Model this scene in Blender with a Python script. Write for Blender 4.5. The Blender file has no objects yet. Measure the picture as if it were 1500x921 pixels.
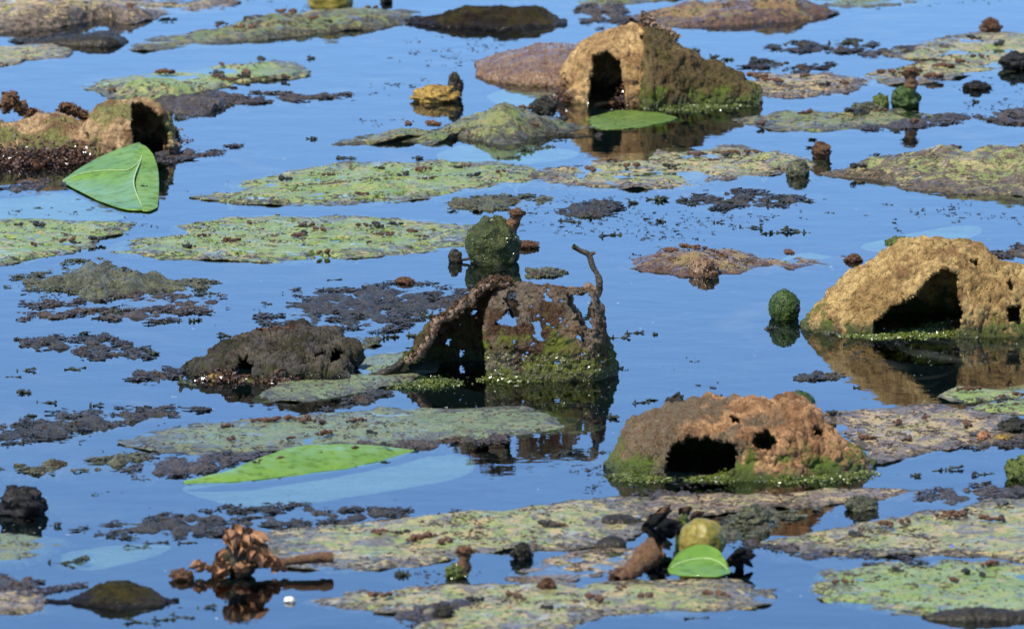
import bpy, bmesh, math, random
import numpy as np
from mathutils import Vector, Matrix

random.seed(7)
R = math.radians
SC = bpy.context.scene
COL = SC.collection

# ------------------------------------------------------------------ camera
PITCH, DIST, WIDTH = R(9.0), 8.0, 0.75          # long lens from the bank of the pond
cam_d = bpy.data.cameras.new('camera')
cam_d.sensor_width = 36
cam_d.lens = 36 * DIST / WIDTH
cam_d.clip_start, cam_d.clip_end = 0.5, 2000
cam = bpy.data.objects.new('camera', cam_d)
COL.objects.link(cam)
cam.location = (0, -DIST * math.cos(PITCH), DIST * math.sin(PITCH))
cam.rotation_euler = (math.pi / 2 - PITCH, 0, 0)
cam_d.dof.use_dof = True
cam_d.dof.focus_distance = 8.05
cam_d.dof.aperture_fstop = 34
SC.camera = cam

# ------------------------------------------------------------------ sky, sun, exposure
SUN_EL, SUN_OFF = R(57), R(42)                  # high sun, behind the viewer's left shoulder
sun_dir = Vector((-math.cos(SUN_EL) * math.sin(SUN_OFF), -math.cos(SUN_EL) * math.cos(SUN_OFF), math.sin(SUN_EL)))
world = bpy.data.worlds.new('World')
SC.world = world
world.use_nodes = True
wn = world.node_tree
wn.nodes.clear()
sky = wn.nodes.new('ShaderNodeTexSky')
sky.sky_type = 'NISHITA'
sky.sun_disc = False
sky.sun_elevation = SUN_EL
sky.sun_rotation = math.atan2(sun_dir.x, sun_dir.y)
sky.air_density = 0.75
sky.dust_density = 0.0
sky.ozone_density = 10.0
bg = wn.nodes.new('ShaderNodeBackground')
bg.inputs[1].default_value = 0.15
wo = wn.nodes.new('ShaderNodeOutputWorld')
wn.links.new(sky.outputs[0], bg.inputs[0])
wn.links.new(bg.outputs[0], wo.inputs[0])
sl = bpy.data.lights.new('sun', 'SUN')
sl.energy = 4.2
sl.angle = R(0.5)
sl.color = (1.0, 0.95, 0.87)
so = bpy.data.objects.new('sun', sl)
COL.objects.link(so)
so.location = sun_dir * 30
so.rotation_euler = (-sun_dir).to_track_quat('-Z', 'Y').to_euler()
SC.view_settings.view_transform = 'Standard'
SC.view_settings.look = 'None'
SC.view_settings.exposure = 1.12
SC.view_settings.gamma = 1.0
SC.view_settings.use_curve_mapping = False
SC.cycles.max_bounces = 6
SC.cycles.transparent_max_bounces = 8

# ------------------------------------------------------------------ photo pixel <-> pond surface
CP = np.array(cam.location)
FW = np.array((0, math.cos(PITCH), -math.sin(PITCH)))
UP = np.array((0, math.sin(PITCH), math.cos(PITCH)))
MPP = WIDTH / 1500 / DIST                       # per pixel, per metre of distance

def G(x, y, z=0.0):
    d = FW + np.array((1, 0, 0)) * (x - 750) * MPP - UP * (y - 460.5) * MPP
    t = (z - CP[2]) / d[2]
    return CP + d * t

def K(y):                                       # metres per photo pixel at the pond row y
    return MPP * (G(750, y) - CP).dot(FW)

def proj(P):
    d = P - CP
    w = d @ FW
    return 750 + d[..., 0] / w / MPP, 460.5 - (d @ UP) / w / MPP

# ------------------------------------------------------------------ noise
_rs = np.random.RandomState(11)
_PERM = np.tile(_rs.permutation(256), 3)
_GR = _rs.normal(size=(256, 3))
_GR /= np.linalg.norm(_GR, axis=1)[:, None]

def pnoise(p):
    p = np.asarray(p, float)
    i = np.floor(p).astype(int)
    f = p - i
    i &= 255
    u = f * f * f * (f * (f * 6 - 15) + 10)
    out = 0
    for dx in (0, 1):
        for dy in (0, 1):
            for dz in (0, 1):
                h = _PERM[_PERM[_PERM[i[..., 0] + dx] + i[..., 1] + dy] + i[..., 2] + dz]
                g = _GR[h]
                dot = g[..., 0] * (f[..., 0] - dx) + g[..., 1] * (f[..., 1] - dy) + g[..., 2] * (f[..., 2] - dz)
                w = (u[..., 0] if dx else 1 - u[..., 0]) * (u[..., 1] if dy else 1 - u[..., 1]) * (u[..., 2] if dz else 1 - u[..., 2])
                out = out + w * dot
    return out * 1.5

def fbm(p, octs=4, gain=0.5):
    p = np.asarray(p, float)
    s, a = 0, 1.0
    for k in range(octs):
        s = s + a * pnoise(p * 2 ** k + 17.3 * k)
        a *= gain
    return s

def sstep(a, b, x):
    t = np.clip((x - a) / (b - a), 0, 1)
    return t * t * (3 - 2 * t)

# ------------------------------------------------------------------ materials
def ramp(nt, fac, stops, interp='LINEAR'):
    r = nt.nodes.new('ShaderNodeValToRGB')
    r.color_ramp.interpolation = interp
    el = r.color_ramp.elements
    while len(el) > len(stops):
        el.remove(el[-1])
    while len(el) < len(stops):
        el.new(0.5)
    for e, (p, c) in zip(el, stops):
        e.position = p
        e.color = (*c, 1) if len(c) == 3 else c
    nt.links.new(fac, r.inputs[0])
    return r.outputs[0]

def g3(v):
    return (v, v, v)

def noise(nt, vec, scale, detail=4, rough=0.55, dist=0.0):
    n = nt.nodes.new('ShaderNodeTexNoise')
    n.inputs['Scale'].default_value = scale
    n.inputs['Detail'].default_value = detail
    n.inputs['Roughness'].default_value = rough
    n.inputs['Distortion'].default_value = dist
    nt.links.new(vec, n.inputs['Vector'])
    return n.outputs['Fac']

def mixc(nt, fac, a, b):
    m = nt.nodes.new('ShaderNodeMix')
    m.data_type = 'RGBA'
    for s, v in ((m.inputs[0], fac), (m.inputs[6], a), (m.inputs[7], b)):
        if isinstance(v, (tuple, list)):
            s.default_value = (*v, 1)
        elif isinstance(v, float):
            s.default_value = v
        else:
            nt.links.new(v, s)
    return m.outputs[2]

def math_n(nt, op, a, b=None, clamp=False):
    m = nt.nodes.new('ShaderNodeMath')
    m.operation = op
    m.use_clamp = clamp
    for s, v in ((m.inputs[0], a), (m.inputs[1], b)):
        if v is None:
            continue
        if isinstance(v, (int, float)):
            s.default_value = v
        else:
            nt.links.new(v, s)
    return m.outputs[0]

def start(name):
    m = bpy.data.materials.new(name)
    m.use_nodes = True
    nt = m.node_tree
    b = nt.nodes['Principled BSDF']
    tc = nt.nodes.new('ShaderNodeTexCoord')
    oi = nt.nodes.new('ShaderNodeObjectInfo')
    va = nt.nodes.new('ShaderNodeVectorMath')
    va.operation = 'ADD'
    sc_ = math_n(nt, 'MULTIPLY', oi.outputs['Random'], 37.0)
    nt.links.new(tc.outputs['Object'], va.inputs[0])
    nt.links.new(sc_, va.inputs[1])
    return m, nt, b, va.outputs[0], tc

def bump(nt, b, h, dist, strength=1.0):
    bp = nt.nodes.new('ShaderNodeBump')
    bp.inputs['Strength'].default_value = strength
    bp.inputs['Distance'].default_value = dist
    nt.links.new(h, bp.inputs['Height'])
    nt.links.new(bp.outputs[0], b.inputs['Normal'])

def pad_material(name, green, green2, tan, dark, decay=0.5, spots=0.5, grey=(0.11, 0.10, 0.10), greyamt=0.5, rough=0.42, film=0.55):
    """leaf skin: two greens, tan decay, grey-purple rot, dark specks, fine veins of silt"""
    m, nt, b, v, tc = start(name)
    c = mixc(nt, ramp(nt, noise(nt, v, 34, 3), [(0.40, g3(0)), (0.60, g3(1))]), green, green2)
    at = nt.nodes.new('ShaderNodeAttribute')
    at.attribute_name = 'margin'
    mg = ramp(nt, at.outputs['Fac'], [(0.55, g3(0)), (1.0, g3(0.16))])   # rot eats leaves from the margin inwards
    n2 = noise(nt, v, 70, 7, 0.68, 0.8)
    t0 = 0.62 - 0.20 * decay
    c = mixc(nt, ramp(nt, math_n(nt, 'ADD', n2, math_n(nt, 'MULTIPLY', mg, 0.4)), [(t0 - 0.03, g3(0)), (t0 + 0.04, g3(0.9))]), c, tan)
    n3 = noise(nt, v, 46, 7, 0.72, 1.4)
    t1 = 0.64 - 0.18 * greyamt
    c = mixc(nt, ramp(nt, math_n(nt, 'ADD', n3, math_n(nt, 'MULTIPLY', mg, 0.7)), [(t1 - 0.02, g3(0)), (t1 + 0.04, g3(0.9))]), c, grey)
    n4 = noise(nt, v, 200, 5, 0.65, 0.5)
    t2 = 0.67 - 0.16 * spots
    c = mixc(nt, ramp(nt, math_n(nt, 'ADD', n4, math_n(nt, 'MULTIPLY', mg, 0.6)), [(t2, g3(0)), (t2 + 0.03, g3(0.92))]), c, dark)
    n5 = noise(nt, v, 800, 2, 0.6)
    c = mixc(nt, ramp(nt, n5, [(0.34, g3(0.75)), (0.47, g3(0))]), c, tuple(0.35 * q for q in green))
    c = mixc(nt, ramp(nt, n5, [(0.60, g3(0)), (0.72, g3(0.45))]), c, tuple(min(1, 1.4 * q + 0.03) for q in tan))
    nt.links.new(c, b.inputs['Base Color'])
    nt.links.new(ramp(nt, n3, [(0.35, g3(rough + 0.25)), (0.6, g3(rough - 0.12))]), b.inputs['Roughness'])
    # film of water standing on parts of the leaf
    nt.links.new(ramp(nt, noise(nt, v, 40, 6, 0.66, 1.0), [(0.56, g3(0)), (0.62, g3(film))]), b.inputs['Coat Weight'])
    b.inputs['Coat Roughness'].default_value = 0.06
    b.inputs['Coat IOR'].default_value = 1.33
    h = math_n(nt, 'ADD', math_n(nt, 'MULTIPLY', n4, 0.9), math_n(nt, 'ADD', n2, math_n(nt, 'MULTIPLY', n5, 0.35)))
    b.inputs['Specular IOR Level'].default_value = 0.22
    bump(nt, b, h, 0.0026, 0.9)
    return m

def mat_weed(name, a, b2, c3, rough=0.3):
    m, nt, b, v, tc = start(name)
    rough -= 0.1
    b.inputs['Specular IOR Level'].default_value = 0.5
    n1 = noise(nt, v, 70, 5, 0.7, 0.5)
    c = ramp(nt, n1, [(0.34, a), (0.52, b2), (0.68, c3)])
    n2 = noise(nt, v, 420, 4, 0.7)
    c = mixc(nt, ramp(nt, n2, [(0.40, g3(0.75)), (0.55, g3(0))]), c, tuple(q * 0.3 for q in a))
    nt.links.new(c, b.inputs['Base Color'])
    nt.links.new(ramp(nt, n2, [(0.35, g3(rough + 0.35)), (0.65, g3(rough - 0.08))]), b.inputs['Roughness'])
    bump(nt, b, math_n(nt, 'ADD', n1, math_n(nt, 'MULTIPLY', n2, 0.8)), 0.003)
    return m

def mound_material(name, tan, brown, redbrown, moss, mossz=0.014, mossamt=1.0, wetz=0.010, dead=0.5, wet=0.3, grey=None, flank=None):
    """dried curled leaf crusted with silt; algae grows where it dips into the water (object z is height above water)"""
    m, nt, b, v, tc = start(name)
    n1 = noise(nt, v, 26, 5, 0.65, 0.4)
    n2 = noise(nt, v, 190, 8, 0.75, 0.4)
    n3 = noise(nt, v, 900, 4, 0.7)
    c = mixc(nt, ramp(nt, n1, [(0.44, g3(0)), (0.56, g3(1))]), tan, brown)
    c = mixc(nt, ramp(nt, noise(nt, v, 60, 6, 0.7, 0.8), [(0.54, g3(0)), (0.64, g3(0.8))]), c, tuple(0.45 * q for q in brown))
    c = mixc(nt, ramp(nt, noise(nt, v, 44, 4, 0.6), [(0.60 - 0.16 * dead, g3(0)), (0.70 - 0.10 * dead, g3(0.9))]), c, redbrown)
    if grey:
        gn = noise(nt, v, 33, 4, 0.6)
        if flank:
            sx = nt.nodes.new('ShaderNodeSeparateXYZ')
            nt.links.new(tc.outputs['Object'], sx.inputs[0])
            gn = math_n(nt, 'ADD', gn, math_n(nt, 'MULTIPLY', sx.outputs['X'], flank))
        c = mixc(nt, ramp(nt, gn, [(0.48, g3(0)), (0.58, g3(0.9))]), c, grey)
    c = mixc(nt, ramp(nt, n2, [(0.36, g3(0.9)), (0.54, g3(0))]), c, tuple(0.28 * q for q in brown))
    c = mixc(nt, ramp(nt, n3, [(0.32, g3(0.75)), (0.50, g3(0))]), c, tuple(0.4 * q for q in brown))
    c = mixc(nt, ramp(nt, n3, [(0.56, g3(0)), (0.70, g3(0.6))]), c, tuple(min(1, 1.3 * q) for q in tan))
    sep = nt.nodes.new('ShaderNodeSeparateXYZ')
    nt.links.new(tc.outputs['Object'], sep.inputs[0])
    z = sep.outputs['Z']
    zz = math_n(nt, 'ADD', math_n(nt, 'DIVIDE', z, mossz), math_n(nt, 'MULTIPLY', math_n(nt, 'SUBTRACT', noise(nt, v, 75, 4, 0.6), 0.5), -5.0))
    mf = math_n(nt, 'MULTIPLY', ramp(nt, zz, [(0.30, g3(1)), (0.95, g3(0))]), mossamt)
    mossc = mixc(nt, n2, moss, tuple(0.35 * q for q in moss))
    c = mixc(nt, mf, c, mossc)
    wz = ramp(nt, math_n(nt, 'ADD', math_n(nt, 'DIVIDE', z, wetz), math_n(nt, 'MULTIPLY', math_n(nt, 'SUBTRACT', n2, 0.5), 3.0)), [(0.2, g3(1)), (1.0, g3(0))])
    c = mixc(nt, math_n(nt, 'MULTIPLY', wz, 0.45), c, tuple(0.22 * q for q in redbrown))
    nt.links.new(c, b.inputs['Base Color'])
    r1 = ramp(nt, n2, [(0.3, g3(0.95)), (0.7, g3(0.95 - wet))])
    nt.links.new(mixc(nt, wz, r1, g3(0.12)), b.inputs['Roughness'])
    nt.links.new(mixc(nt, wz, g3(0.08), g3(0.5)), b.inputs['Specular IOR Level'])
    bump(nt, b, math_n(nt, 'ADD', math_n(nt, 'MULTIPLY', n2, 1.3), math_n(nt, 'MULTIPLY', n3, 0.5)), 0.005)
    return m

def simple_material(name, c1, c2, scale=200, rough=0.35, bumpd=0.0015, coat=0.0, spec=0.25):
    m, nt, b, v, tc = start(name)
    n1 = noise(nt, v, scale, 5, 0.65, 0.3)
    n2 = noise(nt, v, scale * 3.5, 3, 0.6)
    c = ramp(nt, n1, [(0.36, c1), (0.64, c2)])
    c = mixc(nt, ramp(nt, n2, [(0.34, g3(0.6)), (0.48, g3(0))]), c, tuple(0.35 * q for q in c1))
    nt.links.new(c, b.inputs['Base Color'])
    nt.links.new(ramp(nt, n2, [(0.35, g3(min(1, rough + 0.2))), (0.65, g3(max(0.05, rough - 0.12)))]), b.inputs['Roughness'])
    b.inputs['Coat Weight'].default_value = coat
    b.inputs['Specular IOR Level'].default_value = spec
    b.inputs['Coat Roughness'].default_value = 0.12
    bump(nt, b, math_n(nt, 'ADD', n1, math_n(nt, 'MULTIPLY', n2, 0.6)), bumpd)
    return m

def water_material():
    m = bpy.data.materials.new('pond_water')
    m.use_nodes = True
    nt = m.node_tree
    nt.nodes.clear()
    tc = nt.nodes.new('ShaderNodeTexCoord')
    v = tc.outputs['Object']
    fr = nt.nodes.new('ShaderNodeFresnel')
    fr.inputs['IOR'].default_value = 1.45
    gl = nt.nodes.new('ShaderNodeBsdfGlossy')
    gl.inputs['Roughness'].default_value = 0.0
    tr = nt.nodes.new('ShaderNodeBsdfTransparent')
    tr.inputs[0].default_value = (0.50, 0.62, 0.60, 1)
    bp = nt.nodes.new('ShaderNodeBump')
    bp.inputs['Distance'].default_value = 0.001
    bp.inputs['Strength'].default_value = 0.35
    h = math_n(nt, 'ADD', noise(nt, v, 22, 3, 0.5), math_n(nt, 'MULTIPLY', noise(nt, v, 160, 2, 0.5), 0.05))
    nt.links.new(h, bp.inputs['Height'])
    nt.links.new(bp.outputs[0], gl.inputs['Normal'])
    mx = nt.nodes.new('ShaderNodeMixShader')
    nt.links.new(fr.outputs[0], mx.inputs[0])
    nt.links.new(tr.outputs[0], mx.inputs[1])
    nt.links.new(gl.outputs[0], mx.inputs[2])
    # thin drifting film of dust and pollen on the still surface
    df = nt.nodes.new('ShaderNodeBsdfDiffuse')
    df.inputs[0].default_value = (0.42, 0.44, 0.36, 1)
    mp = nt.nodes.new('ShaderNodeMapping')
    mp.inputs['Scale'].default_value = (1, 0.55, 1)
    nt.links.new(v, mp.inputs[0])
    f1 = ramp(nt, noise(nt, mp.outputs[0], 9, 5, 0.6, 1.0), [(0.57, g3(0)), (0.74, g3(0.045))])
    f2 = ramp(nt, noise(nt, mp.outputs[0], 210, 2, 0.5, 0.3), [(0.71, g3(0)), (0.76, g3(0.5))])
    f3 = math_n(nt, 'MULTIPLY', f2, ramp(nt, noise(nt, v, 14, 3), [(0.45, g3(0)), (0.62, g3(1))]))
    mx2 = nt.nodes.new('ShaderNodeMixShader')
    nt.links.new(math_n(nt, 'MAXIMUM', f1, f3), mx2.inputs[0])
    nt.links.new(mx.outputs[0], mx2.inputs[1])
    nt.links.new(df.outputs[0], mx2.inputs[2])
    out = nt.nodes.new('ShaderNodeOutputMaterial')
    nt.links.new(mx2.outputs[0], out.inputs[0])
    return m

M = {}
TAN, DK = (0.27, 0.21, 0.09), (0.020, 0.015, 0.008)
M['pad_fresh'] = pad_material('pad_fresh', (0.125, 0.185, 0.038), (0.18, 0.225, 0.065), TAN, DK, 0.22, 0.50, grey=(0.085, 0.07, 0.055), greyamt=0.35)
M['pad_mid'] = pad_material('pad_mid', (0.150, 0.190, 0.050), (0.21, 0.215, 0.080), (0.31, 0.23, 0.11), DK, 0.50, 0.6, grey=(0.09, 0.07, 0.06), greyamt=0.55)
M['pad_old'] = pad_material('pad_old', (0.15, 0.155, 0.045), (0.23, 0.20, 0.08), (0.31, 0.22, 0.11), DK, 0.8, 0.7, grey=(0.095, 0.065, 0.055), greyamt=0.75)
M['pad_olive'] = pad_material('pad_olive', (0.095, 0.125, 0.032), (0.135, 0.145, 0.045), (0.19, 0.15, 0.06), DK, 0.45, 0.6, grey=(0.05, 0.045, 0.035), greyamt=0.6)
M['pad_ridge'] = pad_material('pad_ridge', (0.12, 0.15, 0.04), (0.17, 0.18, 0.055), (0.26, 0.20, 0.09), DK, 0.5, 0.7, grey=(0.075, 0.042, 0.03), greyamt=0.85)
M['pad_grey'] = pad_material('pad_grey', (0.105, 0.14, 0.065), (0.125, 0.155, 0.078), (0.13, 0.125, 0.06), (0.018, 0.017, 0.014), 0.3, 0.45, grey=(0.065, 0.06, 0.05), greyamt=0.45)
M['pad_brown'] = pad_material('pad_brown', (0.16, 0.095, 0.035), (0.21, 0.14, 0.055), (0.14, 0.13, 0.035), (0.03, 0.015, 0.008), 0.4, 0.7, grey=(0.075, 0.036, 0.024), greyamt=0.75, rough=0.32)
M['pad_sunk'] = pad_material('pad_sunk', (0.20, 0.26, 0.15), (0.25, 0.30, 0.19), (0.24, 0.25, 0.15), (0.16, 0.17, 0.10), 0.2, 0.0, grey=(0.17, 0.21, 0.15), greyamt=0.3)
M['weed'] = mat_weed('weed', (0.0099, 0.01045, 0.0099), (0.022, 0.0209, 0.0187), (0.04125, 0.0363, 0.03025), 0.42)
M['weed_brown'] = mat_weed('weed_brown', (0.0186, 0.01302, 0.00868), (0.0465, 0.03224, 0.02108), (0.093, 0.0682, 0.0434), 0.42)
M['weed_purple'] = mat_weed('weed_purple', (0.0192, 0.018, 0.0204), (0.0396, 0.0336, 0.036), (0.066, 0.057, 0.054), 0.42)
M['weed_green'] = mat_weed('weed_green', (0.0245, 0.0266, 0.0105), (0.07, 0.07, 0.0245), (0.133, 0.126, 0.056), 0.42)
M['mound_tan'] = mound_material('mound_tan', (0.6417, 0.4347, 0.1656), (0.3933, 0.2432, 0.08797), (0.198, 0.0945, 0.0405), (0.144, 0.18, 0.036), 0.015, 1.0, dead=0.5)
M['mound_gold'] = mound_material('mound_gold', (0.726, 0.473, 0.198), (0.484, 0.297, 0.121), (0.1672, 0.066, 0.0308), (0.1144, 0.1144, 0.0308), 0.007, 0.7, dead=0.45)
M['mound_moss'] = mound_material('mound_moss', (0.207, 0.1449, 0.0621), (0.1138, 0.0828, 0.03105), (0.117, 0.0675, 0.0315), (0.153, 0.198, 0.0315), 0.016, 0.95, dead=0.4, wet=0.6)
M['mound_rust'] = mound_material('mound_rust', (0.594, 0.3348, 0.1512), (0.324, 0.162, 0.0702), (0.13, 0.05, 0.025), (0.15, 0.21, 0.035), 0.016, 1.0, dead=0.4, grey=(0.13, 0.115, 0.075), flank=-3.2)
M['mound_rag'] = mound_material('mound_rag', (0.152, 0.096, 0.048), (0.08, 0.0464, 0.024), (0.096, 0.048, 0.028), (0.12, 0.144, 0.032), 0.028, 1.0, 0.012, dead=0.5, wet=0.7)
M['mound_panel'] = mound_material('mound_panel', (0.20, 0.125, 0.07), (0.075, 0.042, 0.022), (0.085, 0.04, 0.022), (0.17, 0.19, 0.03), 0.030, 1.0, 0.010, dead=0.5, wet=0.5, grey=(0.20, 0.16, 0.11))
M['dark_rot'] = mound_material('dark_rot', (0.055, 0.045, 0.010), (0.020, 0.013, 0.006), (0.034, 0.016, 0.008), (0.015, 0.010, 0.005), 0.004, 0.8, 0.006, dead=0.5, wet=0.5)
M['mound_grey'] = mound_material('mound_grey', (0.132, 0.108, 0.072), (0.042, 0.039, 0.018), (0.054, 0.03, 0.021), (0.078, 0.078, 0.018), 0.010, 0.8, dead=0.3, wet=0.5, grey=(0.102, 0.09, 0.078))
M['mound_left'] = mound_material('mound_left', (0.6283, 0.4189, 0.2094), (0.3998, 0.238, 0.1142), (0.1105, 0.04675, 0.02125), (0.085, 0.0425, 0.0255), 0.006, 0.8, 0.016, dead=0.75, wet=0.6, grey=(0.187, 0.2125, 0.0595))
M['rim'] = simple_material('rim', (0.204, 0.136, 0.085), (0.102, 0.0595, 0.034), 140, 0.6)
M['fruit'] = simple_material('fruit', (0.0154, 0.0336, 0.0056), (0.0385, 0.0665, 0.0084), 130, 0.42, 0.002, 0.0)
M['fruit_dark'] = simple_material('fruit_dark', (0.01488, 0.01984, 0.00434), (0.0434, 0.0527, 0.00868), 170, 0.5, 0.003, 0.0)
M['fruit_yellow'] = simple_material('fruit_yellow', (0.20, 0.14, 0.018), (0.10, 0.095, 0.016), 70, 0.4)
M['crown'] = simple_material('crown', (0.09, 0.04125, 0.01875), (0.165, 0.09, 0.0375), 300, 0.5, 0.003)
M['leaf'] = simple_material('leaf', (0.070, 0.140, 0.008), (0.105, 0.185, 0.012), 30, 0.40, 0.00004, 0.28)
M['leaf_bright'] = simple_material('leaf_bright', (0.0765, 0.1485, 0.0108), (0.108, 0.18, 0.0162), 35, 0.4, 0.0002)
M['rib'] = simple_material('rib', (0.30, 0.38, 0.16), (0.24, 0.33, 0.10), 120, 0.3, 0.0001)
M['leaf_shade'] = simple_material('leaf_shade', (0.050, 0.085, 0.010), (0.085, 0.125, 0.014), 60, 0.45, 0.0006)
M['leaf_dark'] = simple_material('leaf_dark', (0.0081, 0.0063, 0.0036), (0.02925, 0.0225, 0.0081), 90, 0.5, 0.002)
M['leaf_brown'] = simple_material('leaf_brown', (0.085, 0.04, 0.016), (0.16, 0.095, 0.04), 75, 0.25, 0.004, 0.0, spec=0.4)
M['crumb'] = simple_material('crumb', (0.0525, 0.021, 0.0098), (0.119, 0.0595, 0.0245), 350, 0.45, 0.002)
M['crumb_dark'] = simple_material('crumb_dark', (0.011, 0.01, 0.007), (0.0275, 0.025, 0.0125), 300, 0.3, 0.002)
M['speck'] = simple_material('speck', (0.028, 0.0196, 0.0112), (0.07, 0.042, 0.021), 300, 0.4, 0.001)
M['fleck'] = simple_material('fleck', (0.25, 0.20, 0.10), (0.18, 0.19, 0.07), 300, 0.5, 0.001)
M['moss_wet'] = simple_material('moss_wet', (0.0405, 0.054, 0.0081), (0.117, 0.135, 0.0198), 120, 0.22, 0.0005, spec=0.6)
M['brown_wet'] = simple_material('brown_wet', (0.028, 0.014, 0.008), (0.11, 0.055, 0.028), 120, 0.16, 0.0005, spec=0.6)
M['glint_wet'] = simple_material('glint_wet', (0.10, 0.10, 0.05), (0.22, 0.21, 0.13), 150, 0.14, 0.0005, spec=0.6)  # pale and glossy, for chips that stand in for glints
M['blue_bit'] = simple_material('blue_bit', (0.02, 0.10, 0.42), (0.03, 0.14, 0.5), 200, 0.4, 0.0005)
M['petal'] = simple_material('petal', (0.289, 0.1445, 0.0595), (0.1445, 0.0595, 0.02975), 110, 0.5, 0.002)
M['black'] = simple_material('black', (0.0035, 0.00315, 0.00245), (0.0077, 0.0063, 0.00455), 120, 0.65, 0.001)
M['stick'] = simple_material('stick', (0.0385, 0.0315, 0.0196), (0.084, 0.063, 0.0385), 260, 0.5, 0.002)
M['sprig'] = simple_material('sprig', (0.0132, 0.0168, 0.0096), (0.03, 0.036, 0.0168), 300, 0.35, 0.001)
M['lump_yellow'] = simple_material('lump_yellow', (0.30, 0.18, 0.03), (0.13, 0.085, 0.02), 90, 0.4, 0.003)
M['moss'] = simple_material('moss', (0.0372, 0.0527, 0.00868), (0.0992, 0.124, 0.0186), 260, 0.3, 0.002)
M['white_bit'] = simple_material('white_bit', (0.6, 0.55, 0.45), (0.5, 0.45, 0.36), 200, 0.5, 0.001)

# ------------------------------------------------------------------ object helpers
def link(name, me, mat=None, parent=None, loc=None):
    o = bpy.data.objects.new(name, me)
    COL.objects.link(o)
    if mat and me is not None and not me.materials:
        me.materials.append(M[mat])
    if loc is not None:
        o.location = loc
    if parent is not None:
        o.parent = parent
    return o

def tag(o, label, cat, group=None):
    o['label'] = label
    o['category'] = cat
    if group:
        o['group'] = group
    return o

def mesh_np(name, V, F, smooth=True):
    me = bpy.data.meshes.new(name)
    V = np.asarray(V, np.float32)
    F = np.asarray(F, np.int32)
    n = F.shape[1]
    me.vertices.add(len(V))
    me.vertices.foreach_set('co', V.ravel())
    me.loops.add(F.size)
    me.loops.foreach_set('vertex_index', F.ravel())
    me.polygons.add(len(F))
    me.polygons.foreach_set('loop_start', np.arange(0, F.size, n, dtype=np.int32))
    me.polygons.foreach_set('use_smooth', np.full(len(F), smooth))
    me.update(calc_edges=True)
    me.validate()
    return me

def grid_faces(nu, nv, wrap_u=False):
    iu = np.arange(nu if wrap_u else nu - 1)
    iv = np.arange(nv - 1)
    a, b = np.meshgrid(iu, iv, indexing='ij')
    a2 = (a + 1) % nu
    return np.stack([a * nv + b, a2 * nv + b, a2 * nv + b + 1, a * nv + b + 1], -1).reshape(-1, 4)

def spline(pts, n, closed=True):
    P = np.asarray(pts, float)
    m = len(P)
    t = np.linspace(0, m if closed else m - 1, n, endpoint=not closed)
    i = np.floor(t).astype(int)
    if not closed:
        i = np.minimum(i, m - 2)
    f = (t - i)[:, None]
    ix = (lambda k: P[(i + k) % m]) if closed else (lambda k: P[np.clip(i + k, 0, m - 1)])
    p0, p1, p2, p3 = ix(-1), ix(0), ix(1), ix(2)
    return 0.5 * (2 * p1 + (p2 - p0) * f + (2 * p0 - 5 * p1 + 4 * p2 - p3) * f ** 2 + (3 * p1 - p0 - 3 * p2 + p3) * f ** 3)

def inside(poly, x, y):
    poly = np.asarray(poly, float)
    r = np.zeros(np.shape(x), bool)
    j = len(poly) - 1
    for i in range(len(poly)):
        xi, yi = poly[i]
        xj, yj = poly[j]
        if yi != yj:
            r ^= ((yi > y) != (yj > y)) & (x < (xj - xi) * (y - yi) / (yj - yi) + xi)
        j = i
    return r

def scatter(name, pts, size, mat, parent, seed=0, flat=1.0, stretch=2.0):
    """many tiny crumbs, each a small faceted chip, joined as one part"""
    rs = np.random.RandomState(abs(int(seed)))
    n = len(pts)
    tet = np.array([(1, 1, 1), (1, -1, -1), (-1, 1, -1), (-1, -1, 1)], float) * 0.62
    sc = rs.uniform(size[0], size[1], (n, 1, 1)) * np.stack([rs.uniform(0.8, stretch, n), rs.uniform(0.7, 1.2, n), rs.uniform(0.5, 1.0, n)], -1)[:, None]
    T = tet[None] * sc
    a, b_, c = rs.rand(3, n) * 6.28
    ca, sa, cb, sb = np.cos(a), np.sin(a), np.cos(b_), np.sin(b_)
    x, y, z = T[..., 0], T[..., 1], T[..., 2]
    y, z = y * cb[:, None] - z * sb[:, None], y * sb[:, None] + z * cb[:, None]
    x, y = x * ca[:, None] - y * sa[:, None], x * sa[:, None] + y * ca[:, None]
    V = np.stack([x, y, z * flat], -1) + np.asarray(pts)[:, None]
    base = np.array([(0, 1, 2), (0, 3, 1), (0, 2, 3), (1, 3, 2)])
    F = (base[None] + 4 * np.arange(n)[:, None, None]).reshape(-1, 3)
    o = link(name, mesh_np(name, V.reshape(-1, 3), F, False), mat, parent)
    o['kind'] = 'stuff'
    return o

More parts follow.
